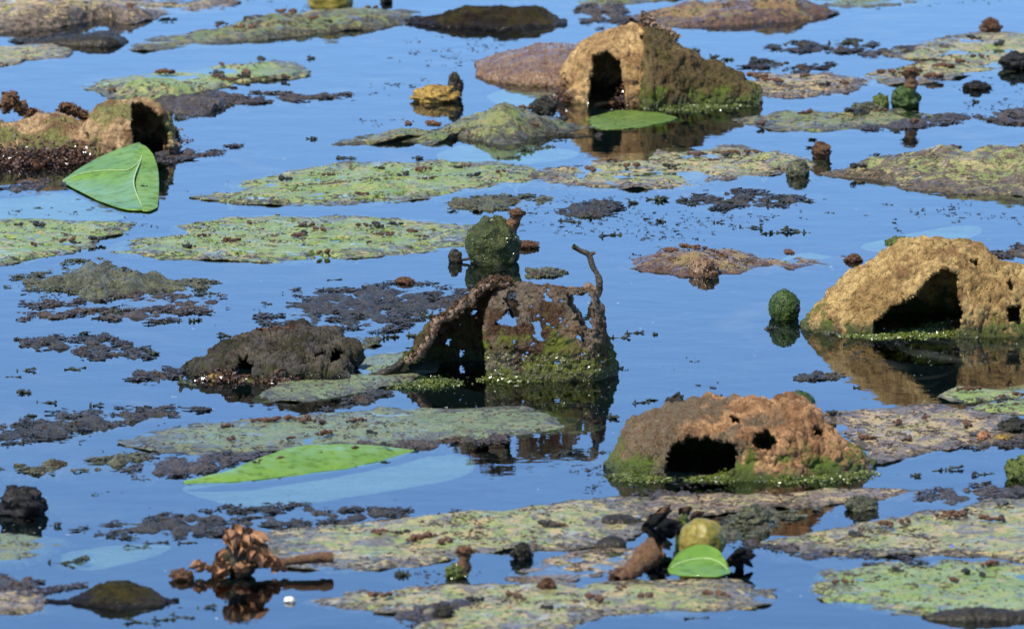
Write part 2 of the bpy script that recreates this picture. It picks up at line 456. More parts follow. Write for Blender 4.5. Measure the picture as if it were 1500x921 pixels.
SHEETS = {}
def sheet(name, outline, mat, label, cat, z=0.0015, amp=0.003, freq=45, rag=0.004, humps=(), droop=0.0, holes=0.0,
          nt=380, nr=60, group=None, specks=0, octs=5, sink=None, flop=1.0):
    """a leaf or mat lying in the water skin: real outline on the pond, relief of a few millimetres about the water level"""
    pts = [G(x, y)[:2] for x, y in outline]
    seed = len(SHEETS) * 3.17
    O = spline(pts, nt)
    c = O.mean(0)
    d = O - c
    L = np.linalg.norm(d, axis=1, keepdims=True)
    q = np.c_[O * 55, np.full(nt, seed)]
    O = O + d / L * (rag * (fbm(q, 4, 0.6) * 1.0 + 0.6 * fbm(q * 5, 2)))[:, None]
    s = np.linspace(0, 1, nr) ** 0.75
    X = c[0] + (O[:, None, 0] - c[0]) * s[None]
    Y = c[1] + (O[:, None, 1] - c[1]) * s[None]
    q = np.stack([X * freq, Y * freq * 0.8, np.full_like(X, seed)], -1)
    n = fbm(q, octs, 0.42)
    q2 = np.stack([X * 11, Y * 9, np.full_like(X, seed + 5)], -1)
    low = fbm(q2, 2)
    if z > -0.005:
        Z = 0.0007 + 0.35 * z + 0.55 * amp * n + 0.0026 * low * flop
    else:
        Z = z + amp * n
    if holes:
        hn = fbm(q * 1.3 + 50, 3)
        Z = Z - 0.006 * sstep(0.55 - holes, 0.75 - holes, hn)
    if sink:
        for (px, py, dz, rx, ry) in sink:
            g = G(px, py)
            Z = Z - dz * np.exp(-((X - g[0]) / rx) ** 2 - ((Y - g[1]) / ry) ** 2)
    ss = s[None] + 0 * X
    for (px, py, h, rx, ry) in humps:
        g = G(px, py)
        e = np.exp(-((X - g[0]) / rx) ** 2 - ((Y - g[1]) / ry) ** 2)
        Z = Z + h * e * (1 + 0.22 * n) * (1 - sstep(0.62, 1.0, ss))
    Z = Z - droop * sstep(0.45, 1.0, ss)
    if z > -0.005:
        Z = Z - (0.0017 + 0.0022 * np.clip(fbm(q2 * 3 + 9, 3), -0.4, 1)) * sstep(0.80, 1.0, ss)
    V = np.stack([X - c[0], Y - c[1], Z], -1)
    last = V[:, -1:, :].copy()
    last[..., 2] -= 0.0007
    V = np.concatenate([V, last], 1)
    me = mesh_np(name, V.reshape(-1, 3), grid_faces(nt, nr + 1, True))
    at = me.attributes.new('margin', 'FLOAT', 'POINT')
    mg = np.concatenate([ss, ss[:, -1:]], 1)
    at.data.foreach_set('value', mg.ravel().astype(np.float32))
    o = link(name, me, mat, loc=(c[0], c[1], 0))
    tag(o, label, cat, group)
    SHEETS[name + str(len(SHEETS))] = o
    if specks:
        rs = np.random.RandomState(len(SHEETS))
        W = V[:, 2:nr - 1].reshape(-1, 3)
        clump = fbm(np.c_[W[:, :2] * 38, np.full(len(W), seed)], 3) + rs.normal(0, 0.18, len(W))
        ok = np.where((W[:, 2] > 0.0003) & (clump > 0.12))[0]
        if len(ok) > 10:
            scatter('debris_specks', W[rs.choice(ok, int(specks * 1.6))], (0.0005, 0.0016), 'speck', o, 1, 0.8, 2.6)
        ok = np.where((W[:, 2] > 0.0003) & (clump < 0.0))[0]
        if len(ok) > 10 and 'weed' not in mat:
            scatter('silt_flecks', W[rs.choice(ok, int(specks * 0.8))], (0.0004, 0.0010), 'fleck', o, 2, 0.5, 3.0)
    return o

def tube(pts, radii, n=8, seed=0.0, rough=0.0, closed_ends=True, res=None):
    P = np.asarray(pts, float)
    Rr = np.asarray(radii, float)
    if res:
        Rr = np.interp(np.linspace(0, len(P) - 1, res), np.arange(len(P)), Rr)
        P = spline(P, res, False)
    m = len(P)
    T = np.gradient(P, axis=0)
    T /= np.linalg.norm(T, axis=1, keepdims=True) + 1e-9
    ref = np.array((0.31, 0.17, 0.93))
    A = np.cross(T, ref)
    A /= np.linalg.norm(A, axis=1, keepdims=True) + 1e-9
    B = np.cross(T, A)
    th = np.linspace(0, 2 * np.pi, n, endpoint=False)
    V = P[None] + (np.cos(th)[:, None, None] * A[None] + np.sin(th)[:, None, None] * B[None]) * Rr[None, :, None]
    if rough:
        nn = 0.5 * fbm(V * 150 + seed, 4, 0.6)
        V = V + (V - P[None]) * (rough * nn)[..., None]
    F = grid_faces(n, m, True)
    V = V.reshape(-1, 3)
    return V, F

def tube_obj(name, pts, radii, mat, parent=None, n=8, res=40, rough=0.4, seed=0.0, origin=None):
    o0 = np.array(origin if origin is not None else (0, 0, 0))
    V, F = tube(np.asarray(pts) - o0, radii, n, seed, rough, res=res)
    return link(name, mesh_np(name, V, F), mat, parent, None if parent is not None or origin is None else origin)

def blob_mesh(name, rx, ry, rz, amp=0.15, freq=2.2, seed=0.0, nu=40, nv=24, ridges=0, squash=0.0):
    th = np.linspace(0, 2 * np.pi, nu, endpoint=False)
    ph = np.linspace(0.001, np.pi - 0.001, nv)
    t, p = np.meshgrid(th, ph, indexing='ij')
    D = np.stack([np.cos(t) * np.sin(p), np.sin(t) * np.sin(p), np.cos(p)], -1)
    r = 1 + amp * fbm(D * freq + seed, 4)
    if ridges:
        r = r * (1 + 0.03 * np.cos(t * ridges) * np.sin(p))
    V = D * r[..., None] * np.array((rx, ry, rz))
    return mesh_np(name, V.reshape(-1, 3), grid_faces(nu, nv, True))

def empty(name, loc):
    o = bpy.data.objects.new(name, None)
    o.empty_display_size = 0.01
    COL.objects.link(o)
    o.location = loc
    return o

LAST = [None]
def petal_mesh(seed, L, W):
    u = np.linspace(0, 1, 14); w = np.linspace(-1, 1, 9)
    U, Wd = np.meshgrid(u, w, indexing='ij')
    prof = np.sin(np.pi * np.clip(U * 0.9 + 0.08, 0, 1)) ** 0.7 * (1 + 0.25 * fbm(np.stack([U * 6, Wd * 3, 0 * U + seed], -1), 3))
    x = U * L; y = Wd * W * prof
    z = -L * 0.55 * U ** 2 + W * 0.9 * (Wd ** 2) * (0.4 + U) + 0.25 * L * fbm(np.stack([U * 2.5, Wd * 1.5, 0 * U + seed], -1), 3)
    return mesh_np('petal', np.stack([x, y, z], -1).reshape(-1, 3), grid_faces(14, 9))
def chips(root, o0, name, mat, pts, n, rad, size, seed=1):
    P = np.array([G(x, y) + np.array((0, 0, h)) for x, y, h in pts]) - o0
    L = spline(P, 200, False)
    rs = np.random.RandomState(seed)
    q = L[rs.randint(0, 200, n)] + rs.normal(0, 1, (n, 3)) * rad * 0.5
    scatter(name, q, size, mat, root, seed, 1.0, 2.6)
FLK = {}
def flakes(root, o0, name, mat, spots):
    """torn leaf flakes: (x, y, height, size, tilt, turn)"""
    for i, (x, y, h, L, tilt, turn) in enumerate(spots):
        key = (mat, i % 4)
        if key not in FLK:
            FLK[key] = petal_mesh(i * 3.7 + len(mat), 1.0, 0.42)
            FLK[key].materials.append(M[mat])
        o = link(name, FLK[key], None, root)
        o.location = Vector(G(x, y) + np.array((0, 0, h)) - o0)
        o.rotation_euler = (0.4 * math.sin(i * 5), tilt, turn)
        o.scale = (L, L, L)
def shell_mesh(name, base_y, prof, dfront, dback, openings=(), v0=None, v1=None, nu=210, nv=120, amp=0.006, fine=0.0018,
               p=0.8, seed=0.0, lean=0.0, pin=0.0, edge_noise=5.0, origin=None, y_shift=None, keep_front=False, freq=24):
    """curled dead leaf: an arched shell whose height along x follows prof [(photo x, photo y of the crest)]; openings are torn out"""
    k = K(base_y)
    yc = G(750, base_y)[1]
    xs = np.array([q[0] for q in prof], float)
    hs = np.array([(base_y - q[1]) for q in prof], float) * k / math.cos(PITCH)
    u = np.linspace(0, 1, nu)
    X = np.interp(u, np.linspace(0, 1, len(xs)), xs)
    xpix = np.linspace(xs[0], xs[-1], nu)
    hsm = np.interp(xpix, xs, hs)
    ker = np.hanning(max(5, nu // 18)); ker /= ker.sum()
    pad = len(ker)
    hsm = np.convolve(np.pad(hsm, pad, mode='edge'), ker, 'same')[pad:-pad]
    X = (xpix - 750) * k
    hm = hsm.max()
    D = np.sqrt(np.clip(hsm / hm, 0.02, 1))
    va = np.full(nu, -0.25) if v0 is None else np.interp(xpix, [q[0] for q in v0], [q[1] for q in v0])
    vb = np.full(nu, math.pi + 0.25) if v1 is None else np.interp(xpix, [q[0] for q in v1], [q[1] for q in v1])
    w = np.linspace(0, 1, nv)
    Vv = va[:, None] + (vb[:, None] - va[:, None]) * w[None]
    sn, cs = np.sin(Vv), np.cos(Vv)
    Z = hsm[:, None] * np.sign(sn) * np.abs(sn) ** p
    dd = np.where(cs > 0, dfront, dback) * D[:, None]
    Y = yc - cs * dd + lean * Z
    if y_shift is not None:
        Y = Y + np.interp(xpix, [q[0] for q in y_shift], [q[1] for q in y_shift])[:, None]
    XX = np.repeat(X[:, None], nv, 1)
    P = np.stack([XX, Y, Z], -1)
    du = np.gradient(P, axis=0); dv = np.gradient(P, axis=1)
    N = np.cross(du, dv)
    N /= np.linalg.norm(N, axis=-1, keepdims=True) + 1e-9
    ridge = 1 - 2 * np.abs(pnoise(P * freq * 1.7 + seed + 30))
    nz = 1.3 * amp * fbm(P * freq + seed, 3) + 0.5 * amp * ridge + fine * fbm(P * 170 + seed, 4, 0.65)
    P = P + N * nz[..., None]
    F = grid_faces(nu, nv)
    C = P.reshape(-1, 3)[F].mean(1)
    px, py = proj(C)
    e = fbm(C * 130 + seed, 3) * edge_noise
    e2 = fbm(C * 130 + seed + 40, 3) * edge_noise
    cut = np.zeros(len(F), bool)
    vv = Vv.reshape(-1)[F].mean(1)
    for op in openings:
        poly, side = op
        ins = inside(poly, px + e, py + e2)
        if side == 'front':
            ins &= vv < 1.75
        cut |= ins
    if pin:
        cut |= (fbm(C * 190 + seed + 9, 2) > 0.75 - pin) & (C[:, 2] > 0.012)
    F = F[~cut]
    used = np.unique(F)
    mp = -np.ones(nu * nv, int)
    mp[used] = np.arange(len(used))
    o0 = np.array(origin if origin is not None else (X.mean(), yc, 0))
    me = mesh_np(name, P.reshape(-1, 3)[used] - o0, mp[F])
    LAST[:] = [P.reshape(-1, 3)[used] - o0]
    return me, o0, P

def shell_obj(name, me, mat, thick, parent=None, loc=None):
    o = link(name, me, mat, parent, loc)
    md = o.modifiers.new('thickness', 'SOLIDIFY')
    md.thickness = thick
    md.offset = 0
    return o

# ------------------------------------------------------------------ the pond
def plane(name, size, z, mat):
    me = bpy.data.meshes.new(name)
    s = size
    me.from_pydata([(-s, -s, 0), (s, -s, 0), (s, s, 0), (-s, s, 0)], [], [(0, 1, 2, 3)])
    me.materials.append(mat)
    o = link(name, me)
    o.location.z = z
    o['kind'] = 'structure'
    return o
plane('water', 400, 0, water_material())
mb, nt_, b_, v_, tc_ = start('pond_mud')
nt_.links.new(ramp(nt_, noise(nt_, v_, 3, 5), [(0.35, (0.004, 0.009, 0.012)), (0.65, (0.009, 0.014, 0.014))]), b_.inputs['Base Color'])
b_.inputs['Roughness'].default_value = 1.0
b_.inputs['Specular IOR Level'].default_value = 0.0
plane('pond_bed', 400, -0.4, mb)

# ------------------------------------------------------------------ lily pads
PAD = 'lily pad'
sheet('lily_pad', [(-70, -14), (60, -14), (180, -8), (280, 4), (352, 0), (330, 14), (250, 24), (190, 36), (150, 28), (90, 40), (30, 46), (-70, 50)],
      'pad_old', 'tan and olive decaying lily pad with a hump behind the grey folded leaf', PAD, z=0.002, amp=0.004, humps=[(70, 32, 0.013, 0.06, 0.12), (190, 28, 0.008, 0.02, 0.05)], specks=160, nt=320)
sheet('lily_pad', [(-50, 74), (30, 66), (80, 68), (107, 76), (90, 86), (40, 88), (20, 96), (-50, 100)],
      'pad_mid', 'small mottled green pad below the dark folded leaf strip', PAD, amp=0.003, specks=40, nt=240, nr=40)
sheet('lily_pad', [(185, 72), (215, 58), (270, 48), (330, 38), (390, 26), (450, 19), (520, 14), (590, 15), (625, 22), (600, 35), (560, 43), (500, 46), (450, 52), (390, 58), (330, 66), (270, 70), (215, 76)],
      'pad_olive', 'long olive pad littered with red brown debris beside yellow green pod', PAD, z=0.001, amp=0.0045, specks=260, humps=[(400, 40, 0.006, 0.05, 0.08), (520, 30, 0.006, 0.05, 0.06)])
sheet('lily_pad', [(118, 127), (160, 113), (230, 104), (300, 97), (370, 90), (420, 92), (453, 105), (440, 115), (390, 118), (350, 122), (320, 133), (270, 144), (215, 148), (160, 145), (146, 136)],
      'pad_fresh', 'bright green oval pad with a brown torn patch above brown weed strip', PAD, z=0.0025, amp=0.003, specks=160, humps=[(200, 138, 0.008, 0.03, 0.05), (260, 138, 0.006, 0.03, 0.05)])
sheet('lily_pad', [(283, 288), (340, 278), (327, 266), (400, 252), (500, 240), (600, 236), (700, 236), (790, 240), (818, 255), (770, 270), (700, 280), (640, 290), (560, 298), (450, 301), (360, 300), (310, 294)],
      'pad_fresh', 'large mottled green pad with a notched tip right of the shiny triangular leaf', PAD, z=0.0020, amp=0.0028, holes=0.05, specks=420, nt=460, nr=75, humps=[(560, 275, 0.004, 0.03, 0.05)])
sheet('lily_pad', [(790, 250), (850, 234), (930, 222), (1010, 214), (1080, 215), (1150, 222), (1200, 232), (1212, 245), (1150, 255), (1080, 262), (1000, 275), (920, 278), (840, 276), (780, 271)],
      'pad_mid', 'pale green pad sprinkled with rusty debris in front of the golden mound', PAD, z=0.0016, amp=0.0032, holes=0.12, specks=420, nt=440, nr=70, humps=[(1150, 240, 0.005, 0.03, 0.04)])
sheet('lily_pad', [(1190, 253), (1250, 243), (1320, 238), (1400, 232), (1500, 228), (1600, 228), (1600, 290), (1480, 287), (1400, 284), (1320, 276), (1270, 264), (1215, 259)],
      'pad_ridge', 'green and brown pad with a raised wrinkled ridge along its back edge', PAD, z=0.0015, amp=0.004, specks=200, nt=420, nr=80,
      humps=[(1330, 246, 0.010, 0.05, 0.05), (1480, 256, 0.021, 0.075, 0.05)])
sheet('lily_pad', [(485, 212), (540, 198), (600, 194), (640, 190), (690, 180), (740, 176), (800, 175), (850, 178), (875, 187), (820, 196), (780, 202), (745, 213), (700, 206), (660, 203), (625, 215), (580, 206), (540, 213)],
      'pad_olive', 'mossy pad rising in a rounded green hump left of the golden mound', PAD, z=0.0006, amp=0.004, specks=220, nt=400, nr=70,
      humps=[(742, 191, 0.020, 0.034, 0.045), (600, 203, 0.005, 0.05, 0.03), (830, 185, 0.006, 0.02, 0.03)])
sheet('lily_pad', [(1085, 125), (1110, 110), (1180, 108), (1265, 118), (1245, 135), (1180, 143), (1130, 143), (1095, 138)],
      'pad_old', 'small tan lily pad touching the right foot of the golden mound', PAD, flop=0.45, z=0.0032, amp=0.0045, specks=160, nt=300)
sheet('lily_pad', [(1280, 75), (1370, 58), (1430, 50), (1600, 45), (1600, 104), (1500, 102), (1420, 112), (1360, 123), (1290, 124), (1245, 116), (1320, 100), (1375, 90), (1320, 86)],
      'pad_mid', 'broken sprawling pad with brown tufts behind the stubby green stump', PAD, flop=0.45, z=0.0024, amp=0.0055, freq=38, specks=260, nt=440, nr=70)
sheet('lily_pad', [(1075, 176), (1130, 166), (1200, 163), (1260, 166), (1330, 160), (1412, 164), (1390, 175), (1340, 186), (1250, 191), (1180, 197), (1110, 187)],
      'pad_olive', 'half sunk green and purple pad in front of the stubby green stump', PAD, flop=0.45, z=0.0014, amp=0.005, specks=120, nt=360)
sheet('lily_pad', [(-70, 326), (60, 322), (130, 322), (195, 327), (180, 342), (145, 352), (130, 365), (60, 378), (-70, 396)],
      'pad_fresh', 'smooth green pad with brown edge beside the larger notched pad', PAD, z=0.0022, amp=0.0026, specks=140, nt=360, holes=0.03)
sheet('lily_pad', [(150, 362), (180, 351), (258, 343), (250, 330), (330, 320), (400, 312), (500, 318), (600, 318), (690, 328), (714, 345), (690, 360), (600, 372), (500, 380), (400, 385), (330, 382), (240, 380), (180, 373)],
      'pad_fresh', 'largest flat green pad with dark crumbs behind the mossy pod', PAD, flop=0.7, z=0.0024, amp=0.0024, holes=0.04, specks=380, nt=480, nr=80)
sheet('lily_pad', [(905, 387), (960, 370), (1020, 364), (1090, 372), (1150, 380), (1235, 374), (1200, 390), (1120, 396), (1060, 403), (1000, 406), (950, 399)],
      'pad_brown', 'rusty brown rotting pad between the twig and the tan mound', PAD, z=-0.0005, amp=0.0055, specks=160, nt=380, nr=60, humps=[(1000, 388, 0.006, 0.04, 0.03)])
sheet('lily_pad', [(178, 646), (250, 627), (350, 613), (480, 602), (580, 597), (700, 595), (800, 600), (862, 612), (885, 624), (820, 632), (740, 641), (690, 646), (600, 652), (500, 658), (420, 661), (330, 666), (240, 663), (200, 656)],
      'pad_grey', 'broad dull grey green pad in front of the ragged holed leaf', PAD, flop=0.6, z=0.0022, amp=0.0024, specks=300, nt=480, nr=80, sink=[(850, 622, 0.0015, 0.03, 0.05)])
sheet('lily_pad', [(385, 785), (440, 772), (520, 764), (620, 757), (700, 752), (790, 743), (870, 734), (940, 730), (962, 750), (950, 775), (900, 795), (840, 805), (760, 806), (700, 811), (620, 828), (520, 836), (430, 833), (395, 820)],
      'pad_mid', 'long tan streaked pad running from the brown flower to the yellow pod', PAD, flop=0.45, z=0.0044, amp=0.0034, freq=36, specks=420, nt=480, nr=80, humps=[(700, 770, 0.004, 0.06, 0.05)])
sheet('lily_pad', [(930, 735), (1000, 723), (1100, 725), (1200, 719), (1300, 713), (1358, 718), (1300, 731), (1200, 741), (1130, 746), (1060, 754), (1000, 762), (940, 757)],
      'pad_old', 'narrow tan and green pad along the front of the rust mound', PAD, flop=0.45, z=0.0028, amp=0.0045, freq=36, specks=200, nt=420)
sheet('lily_pad', [(740, 848), (770, 826), (830, 808), (900, 800), (965, 808), (930, 835), (860, 846), (800, 857)],
      'pad_old', 'pinkish tan wrinkled pad scrap beside the brown stalk', PAD, z=0.0024, amp=0.005, freq=40, specks=100, nt=300)
sheet('lily_pad', [(445, 882), (500, 870), (560, 862), (700, 856), (830, 852), (950, 850), (1060, 850), (1132, 870), (1110, 890), (1000, 896), (880, 906), (800, 934), (600, 934), (622, 906), (540, 896)],
      'pad_mid', 'pale green and tan pad beneath the fresh green leaf and yellow pod', PAD, flop=0.45, z=0.0034, amp=0.0042, freq=34, specks=380, nt=480, nr=80)
sheet('lily_pad', [(1085, 796), (1150, 786), (1230, 771), (1310, 757), (1390, 744), (1500, 727), (1600, 722), (1600, 832), (1450, 816), (1330, 815), (1220, 813), (1150, 805)],
      'pad_mid', 'wide tan streaked pad with a blue speck near the smooth green pad', PAD, flop=0.45, z=0.0036, amp=0.0042, freq=34, specks=420, nt=480, nr=80)
sheet('lily_pad', [(1190, 850), (1215, 832), (1300, 824), (1420, 821), (1600, 838), (1600, 905), (1420, 905), (1330, 900), (1260, 890), (1200, 876)],
      'pad_fresh', 'smooth light green pad with dark frayed rim above the dark leaf', PAD, z=0.0020, amp=0.0034, freq=34, specks=300, nt=440, nr=70, flop=0.35)
sheet('lily_pad', [(1205, 608), (1300, 598), (1400, 598), (1470, 606), (1505, 616), (1480, 645), (1400, 656), (1330, 672), (1280, 681), (1262, 660), (1232, 630)],
      'pad_old', 'tan and grey streaked pad behind the right end of the rust mound', PAD, flop=0.45, z=0.0040, amp=0.0034, freq=42, specks=320, nt=420, nr=70)
sheet('lily_pad', [(1376, 582), (1400, 570), (1440, 570), (1500, 580), (1450, 586), (1400, 590)],
      'pad_fresh', 'small clean green pad with a wet silver edge under the tan mound', PAD, z=0.003, amp=0.003, specks=20, nt=240, nr=36, rag=0.002)
sheet('lily_pad', [(1424, 598), (1470, 586), (1580, 574), (1580, 604), (1480, 607)],
      'pad_fresh', 'fresh green pad with brown crumbs overlapping the small clean pad', PAD, z=0.003, amp=0.003, specks=60, nt=240, nr=36, rag=0.002)
sheet('lily_pad', [(-60, 782), (40, 780), (110, 786), (100, 796), (60, 815), (20, 826), (-60, 836)],
      'pad_grey', 'half submerged pale pad under the black square lump', PAD, z=-0.001, amp=0.004, specks=40, nt=260)
sheet('lily_pad', [(-60, 872), (30, 864), (72, 870), (62, 894), (0, 900), (-60, 910)],
      'pad_old', 'olive pad scrap touching the dark brown curled leaf', PAD, z=0.001, amp=0.004, specks=40, nt=240)
sheet('lily_pad', [(370, 582), (415, 562), (470, 540), (530, 522), (600, 514), (645, 530), (610, 560), (550, 571), (470, 586), (410, 589)],
      'pad_grey', 'dull grey green pad between dark lumpy mound and ragged leaf', PAD, z=0.0012, amp=0.003, specks=90, nt=340)
sheet('lily_pad', [(920, 26), (980, 18), (1060, 10), (1150, 8), (1222, 14), (1210, 27), (1150, 33), (1060, 39), (970, 41)],
      'pad_brown', 'reddish brown and olive pad with a row of wet glints beyond golden mound', PAD, z=0.0015, amp=0.004, specks=160, nt=360, humps=[(1060, 22, 0.010, 0.09, 0.08), (1170, 20, 0.007, 0.05, 0.03)])
sheet('lily_pad', [(820, 2), (900, -6), (1000, -8), (1000, -1), (930, 6), (850, 9)],
      'pad_olive', 'thin olive pad sliver beyond the reddish brown pad', PAD, z=0, amp=0.004, specks=30, nt=240, nr=40)
sheet('lily_pad', [(1180, 0), (1260, -10), (1360, -6), (1340, 6), (1270, 12), (1210, 10)],
      'pad_grey', 'thin grey green pad sliver off the end of the reddish pad', PAD, z=0, amp=0.004, specks=30, nt=240, nr=40)
sheet('lily_pad', [(860, 172), (900, 163), (960, 165), (1000, 172), (960, 184), (900, 190), (862, 186)],
      'leaf_shade', 'smooth green pad in the shelter of the golden mound', PAD, z=0.0012, amp=0.0015, specks=10, nt=240, nr=40)
# pads drowned just under the surface
SUNK = 'sunken pad'
for pts, lab in [
    ([(1262, 350), (1310, 336), (1400, 322), (1440, 326), (1400, 346), (1330, 358), (1280, 358)], 'pale drowned pad ghosting under the water behind the tan mound'),
    ([(714, 130), (760, 118), (800, 118), (832, 130), (800, 145), (748, 148)], 'pale drowned pad between the yellow lump and golden mound'),
    ([(272, 698), (420, 682), (570, 662), (620, 650), (680, 656), (697, 668), (680, 686), (600, 702), (480, 722), (400, 730), (320, 724)], 'pale drowned leaf under the bright green folded edge'),
    ([(1420, 572), (1470, 558), (1580, 545), (1580, 575), (1480, 580)], 'pale drowned pad behind the small clean green pad'),
    ([(-60, 285), (40, 272), (100, 268), (190, 300), (160, 315), (60, 320), (-60, 322)], 'pale drowned pad beneath the shiny triangular leaf'),
    ([(1120, 382), (1170, 362), (1225, 368), (1200, 382), (1150, 390)], 'small pale drowned pad behind the rusty brown pad'),
    ([(90, 800), (180, 785), (250, 790), (200, 812), (120, 822)], 'pale drowned pad beside the half submerged grey pad'),
    ([(640, 218), (700, 200), (780, 205), (850, 215), (800, 228), (700, 232)], 'pale drowned pad in front of the mossy green hump'),
]:
    sheet('sunken_pad', pts, 'pad_sunk', lab, SUNK, z=-0.0052, amp=0.0015, freq=20, rag=0.001, nt=160, nr=24)

# ------------------------------------------------------------------ floating weed mats
MAT = 'weed mat'
def weed(pts, mat, lab, z=-0.0012, amp=0.0085, droop=0.0014, nt=340, nr=60, freq=80, rag=0.011, specks=60, **kw):
    o = sheet('weed_mat', pts, mat, lab, MAT, z=z, amp=amp, droop=droop, nt=nt, nr=nr, freq=freq, rag=rag, specks=specks, **kw)
    gp = np.array([G(x, y)[:2] for x, y in pts])
    O = spline(gp, 200)
    c = O.mean(0)
    area = 0.5 * abs(np.sum(O[:, 0] * np.roll(O[:, 1], 1) - O[:, 1] * np.roll(O[:, 0], 1)))
    n = int(min(3600, 95000 * area + 120))
    rs = np.random.RandomState(len(SHEETS))
    Q = c + (O[rs.randint(0, 200, 4 * n)] - c) * (rs.rand(4 * n, 1) ** 0.5 * 1.18)
    cl = fbm(np.c_[Q * np.array((45, 30)), np.full(4 * n, 3.0)], 3) + rs.normal(0, 0.1, 4 * n)
    Q = Q[np.argsort(-cl)[:n]]
    scatter('weed_strands', np.c_[Q - np.array(o.location[:2]), rs.uniform(-0.0006, 0.0016, n)], (0.0006, 0.0018), mat, o, 5, 0.55, 5.0)
    return o
weed([(205, 152), (250, 141), (310, 136), (370, 138), (430, 138), (492, 140), (440, 148), (380, 151), (320, 160), (290, 172), (235, 166)], 'weed_brown', 'brown weed strip below the bright green oval pad', humps=[(280, 156, 0.004, 0.04, 0.05)])
weed([(20, 412), (80, 397), (130, 380), (180, 395), (250, 408), (300, 414), (290, 424), (200, 431), (140, 440), (100, 427), (40, 421)], 'weed_green', 'weed mat with a yellow green centre below the notched pads', humps=[(165, 416, 0.006, 0.04, 0.05)])
weed([(28, 454), (75, 439), (140, 436), (200, 425), (270, 425), (328, 446), (290, 456), (230, 468), (160, 466), (100, 459), (60, 470)], 'weed_brown', 'purple brown weed mat with a clear pool in its middle', sink=[(155, 447, 0.007, 0.03, 0.03)])
weed([(402, 463), (440, 430), (520, 421), (610, 419), (710, 424), (725, 440), (660, 456), (600, 472), (560, 482), (480, 480), (430, 476)], 'weed', 'dark streaky weed mat behind the ragged holed leaf', nt=420, nr=70)
weed([(28, 501), (90, 494), (160, 488), (168, 500), (232, 516), (200, 524), (130, 526), (100, 511), (50, 513)], 'weed', 'two joined dark weed patches left of the grey lumpy mound')
weed([(-40, 634), (40, 616), (110, 602), (200, 600), (305, 598), (250, 609), (150, 626), (80, 641), (-40, 652)], 'weed', 'long dark weed band left of the broad grey pad')
weed([(-10, 690), (40, 681), (110, 676), (218, 665), (180, 681), (100, 691), (40, 694)], 'weed_green', 'thin olive weed strip above the black square lump')
weed([(148, 777), (230, 759), (300, 750), (370, 741), (450, 742), (560, 748), (642, 752), (600, 765), (500, 773), (400, 777), (300, 784), (220, 786)], 'weed', 'long blackish weed band behind the crumpled brown flower', nt=420, nr=66)
weed([(200, 691), (240, 669), (330, 663), (430, 661), (520, 659), (430, 670), (350, 682), (290, 693), (230, 698)], 'weed_purple', 'purple grey weed under the front edge of broad grey pad')
weed([(995, 296), (1050, 281), (1120, 282), (1192, 290), (1150, 301), (1080, 306), (1030, 304)], 'weed', 'dark weed patch in front of the pale rusty sprinkled pad')
weed([(1116, 74), (1160, 63), (1207, 66), (1190, 76), (1140, 79)], 'weed', 'small dark weed patch beyond the golden mound ridge', nt=220, nr=36)
weed([(1208, 71), (1240, 60), (1278, 66), (1250, 76), (1220, 76)], 'weed', 'little weed patch with pale bit next to small dark patch', nt=200, nr=36)
weed([(1083, 99), (1120, 89), (1152, 92), (1120, 102)], 'weed', 'small weed tuft patch off the golden mound right slope', nt=200, nr=30)
weed([(1150, 104), (1190, 94), (1218, 95), (1185, 106)], 'weed', 'weed fleck above the small tan pad', nt=200, nr=30)
weed([(1270, 78), (1330, 70), (1385, 70), (1340, 80), (1290, 83)], 'weed_purple', 'purple weed streak bordering the broken sprawling pad', nt=240, nr=36)
weed([(190, 552), (230, 542), (268, 540), (250, 554), (210, 562)], 'weed', 'dark weed streak pair left of the mound with yellow bit', nt=220, nr=36)
weed([(-40, 285), (40, 268), (100, 262), (150, 250), (120, 268), (60, 276), (0, 282)], 'weed_purple', 'purple weed fringe along the brown curled leaf by triangular leaf')
weed([(225, 232), (270, 222), (355, 213), (320, 226), (260, 236)], 'weed_purple', 'thin grey weed streak right of the brown barrel shaped leaf', nt=240, nr=36)
weed([(-40, 820), (20, 862), (60, 852), (110, 856), (60, 868), (-40, 878)], 'weed_purple', 'grey purple weed behind the dark brown curled leaf', nt=240, nr=36)
weed([(1440, 170), (1500, 158), (1580, 155), (1580, 186), (1500, 186), (1460, 182)], 'weed_brown', 'purple brown weed patch beyond the wrinkled ridge pad')
weed([(1460, 372), (1500, 358), (1580, 352), (1580, 370), (1500, 376)], 'weed_brown', 'brown weed streak behind the tan mound near drowned pad', nt=220, nr=36)
weed([(1405, 640), (1470, 620), (1580, 612), (1580, 650), (1500, 652), (1440, 655)], 'weed_brown', 'brown weed patch with orange and yellow bits by streaked pad')
weed([(1350, 730), (1420, 712), (1580, 706), (1580, 722), (1480, 730), (1400, 740)], 'weed_purple', 'purple grey weed streak behind the wide tan pad', nt=260, nr=40)
weed([(820, 312), (870, 296), (910, 300), (900, 312), (850, 322)], 'weed', 'dark weed bits in open water behind the standing twig', nt=220, nr=36)
weed([(650, 302), (700, 290), (770, 288), (800, 296), (740, 306), (690, 310)], 'weed_green', 'faint olive weed patch between two large green pads', nt=240, nr=36)
weed([(760, 400), (800, 395), (822, 400), (790, 408)], 'weed_green', 'olive weed scrap right of the mossy pod', nt=180, nr=30)
weed([(1175, 552), (1200, 547), (1232, 551), (1200, 556)], 'weed', 'dark floating sliver in clear water near tan mound reflection', nt=160, nr=24)
weed([(1260, 190), (1330, 178), (1400, 168), (1420, 176), (1330, 188)], 'weed_purple', 'pink purple weed edging the half sunk green pad', nt=220, nr=36)
weed([(850, 15), (900, 5), (915, 30), (870, 40)], 'weed_brown', 'brown weed fleck near the reddish pad tip', nt=180, nr=28)
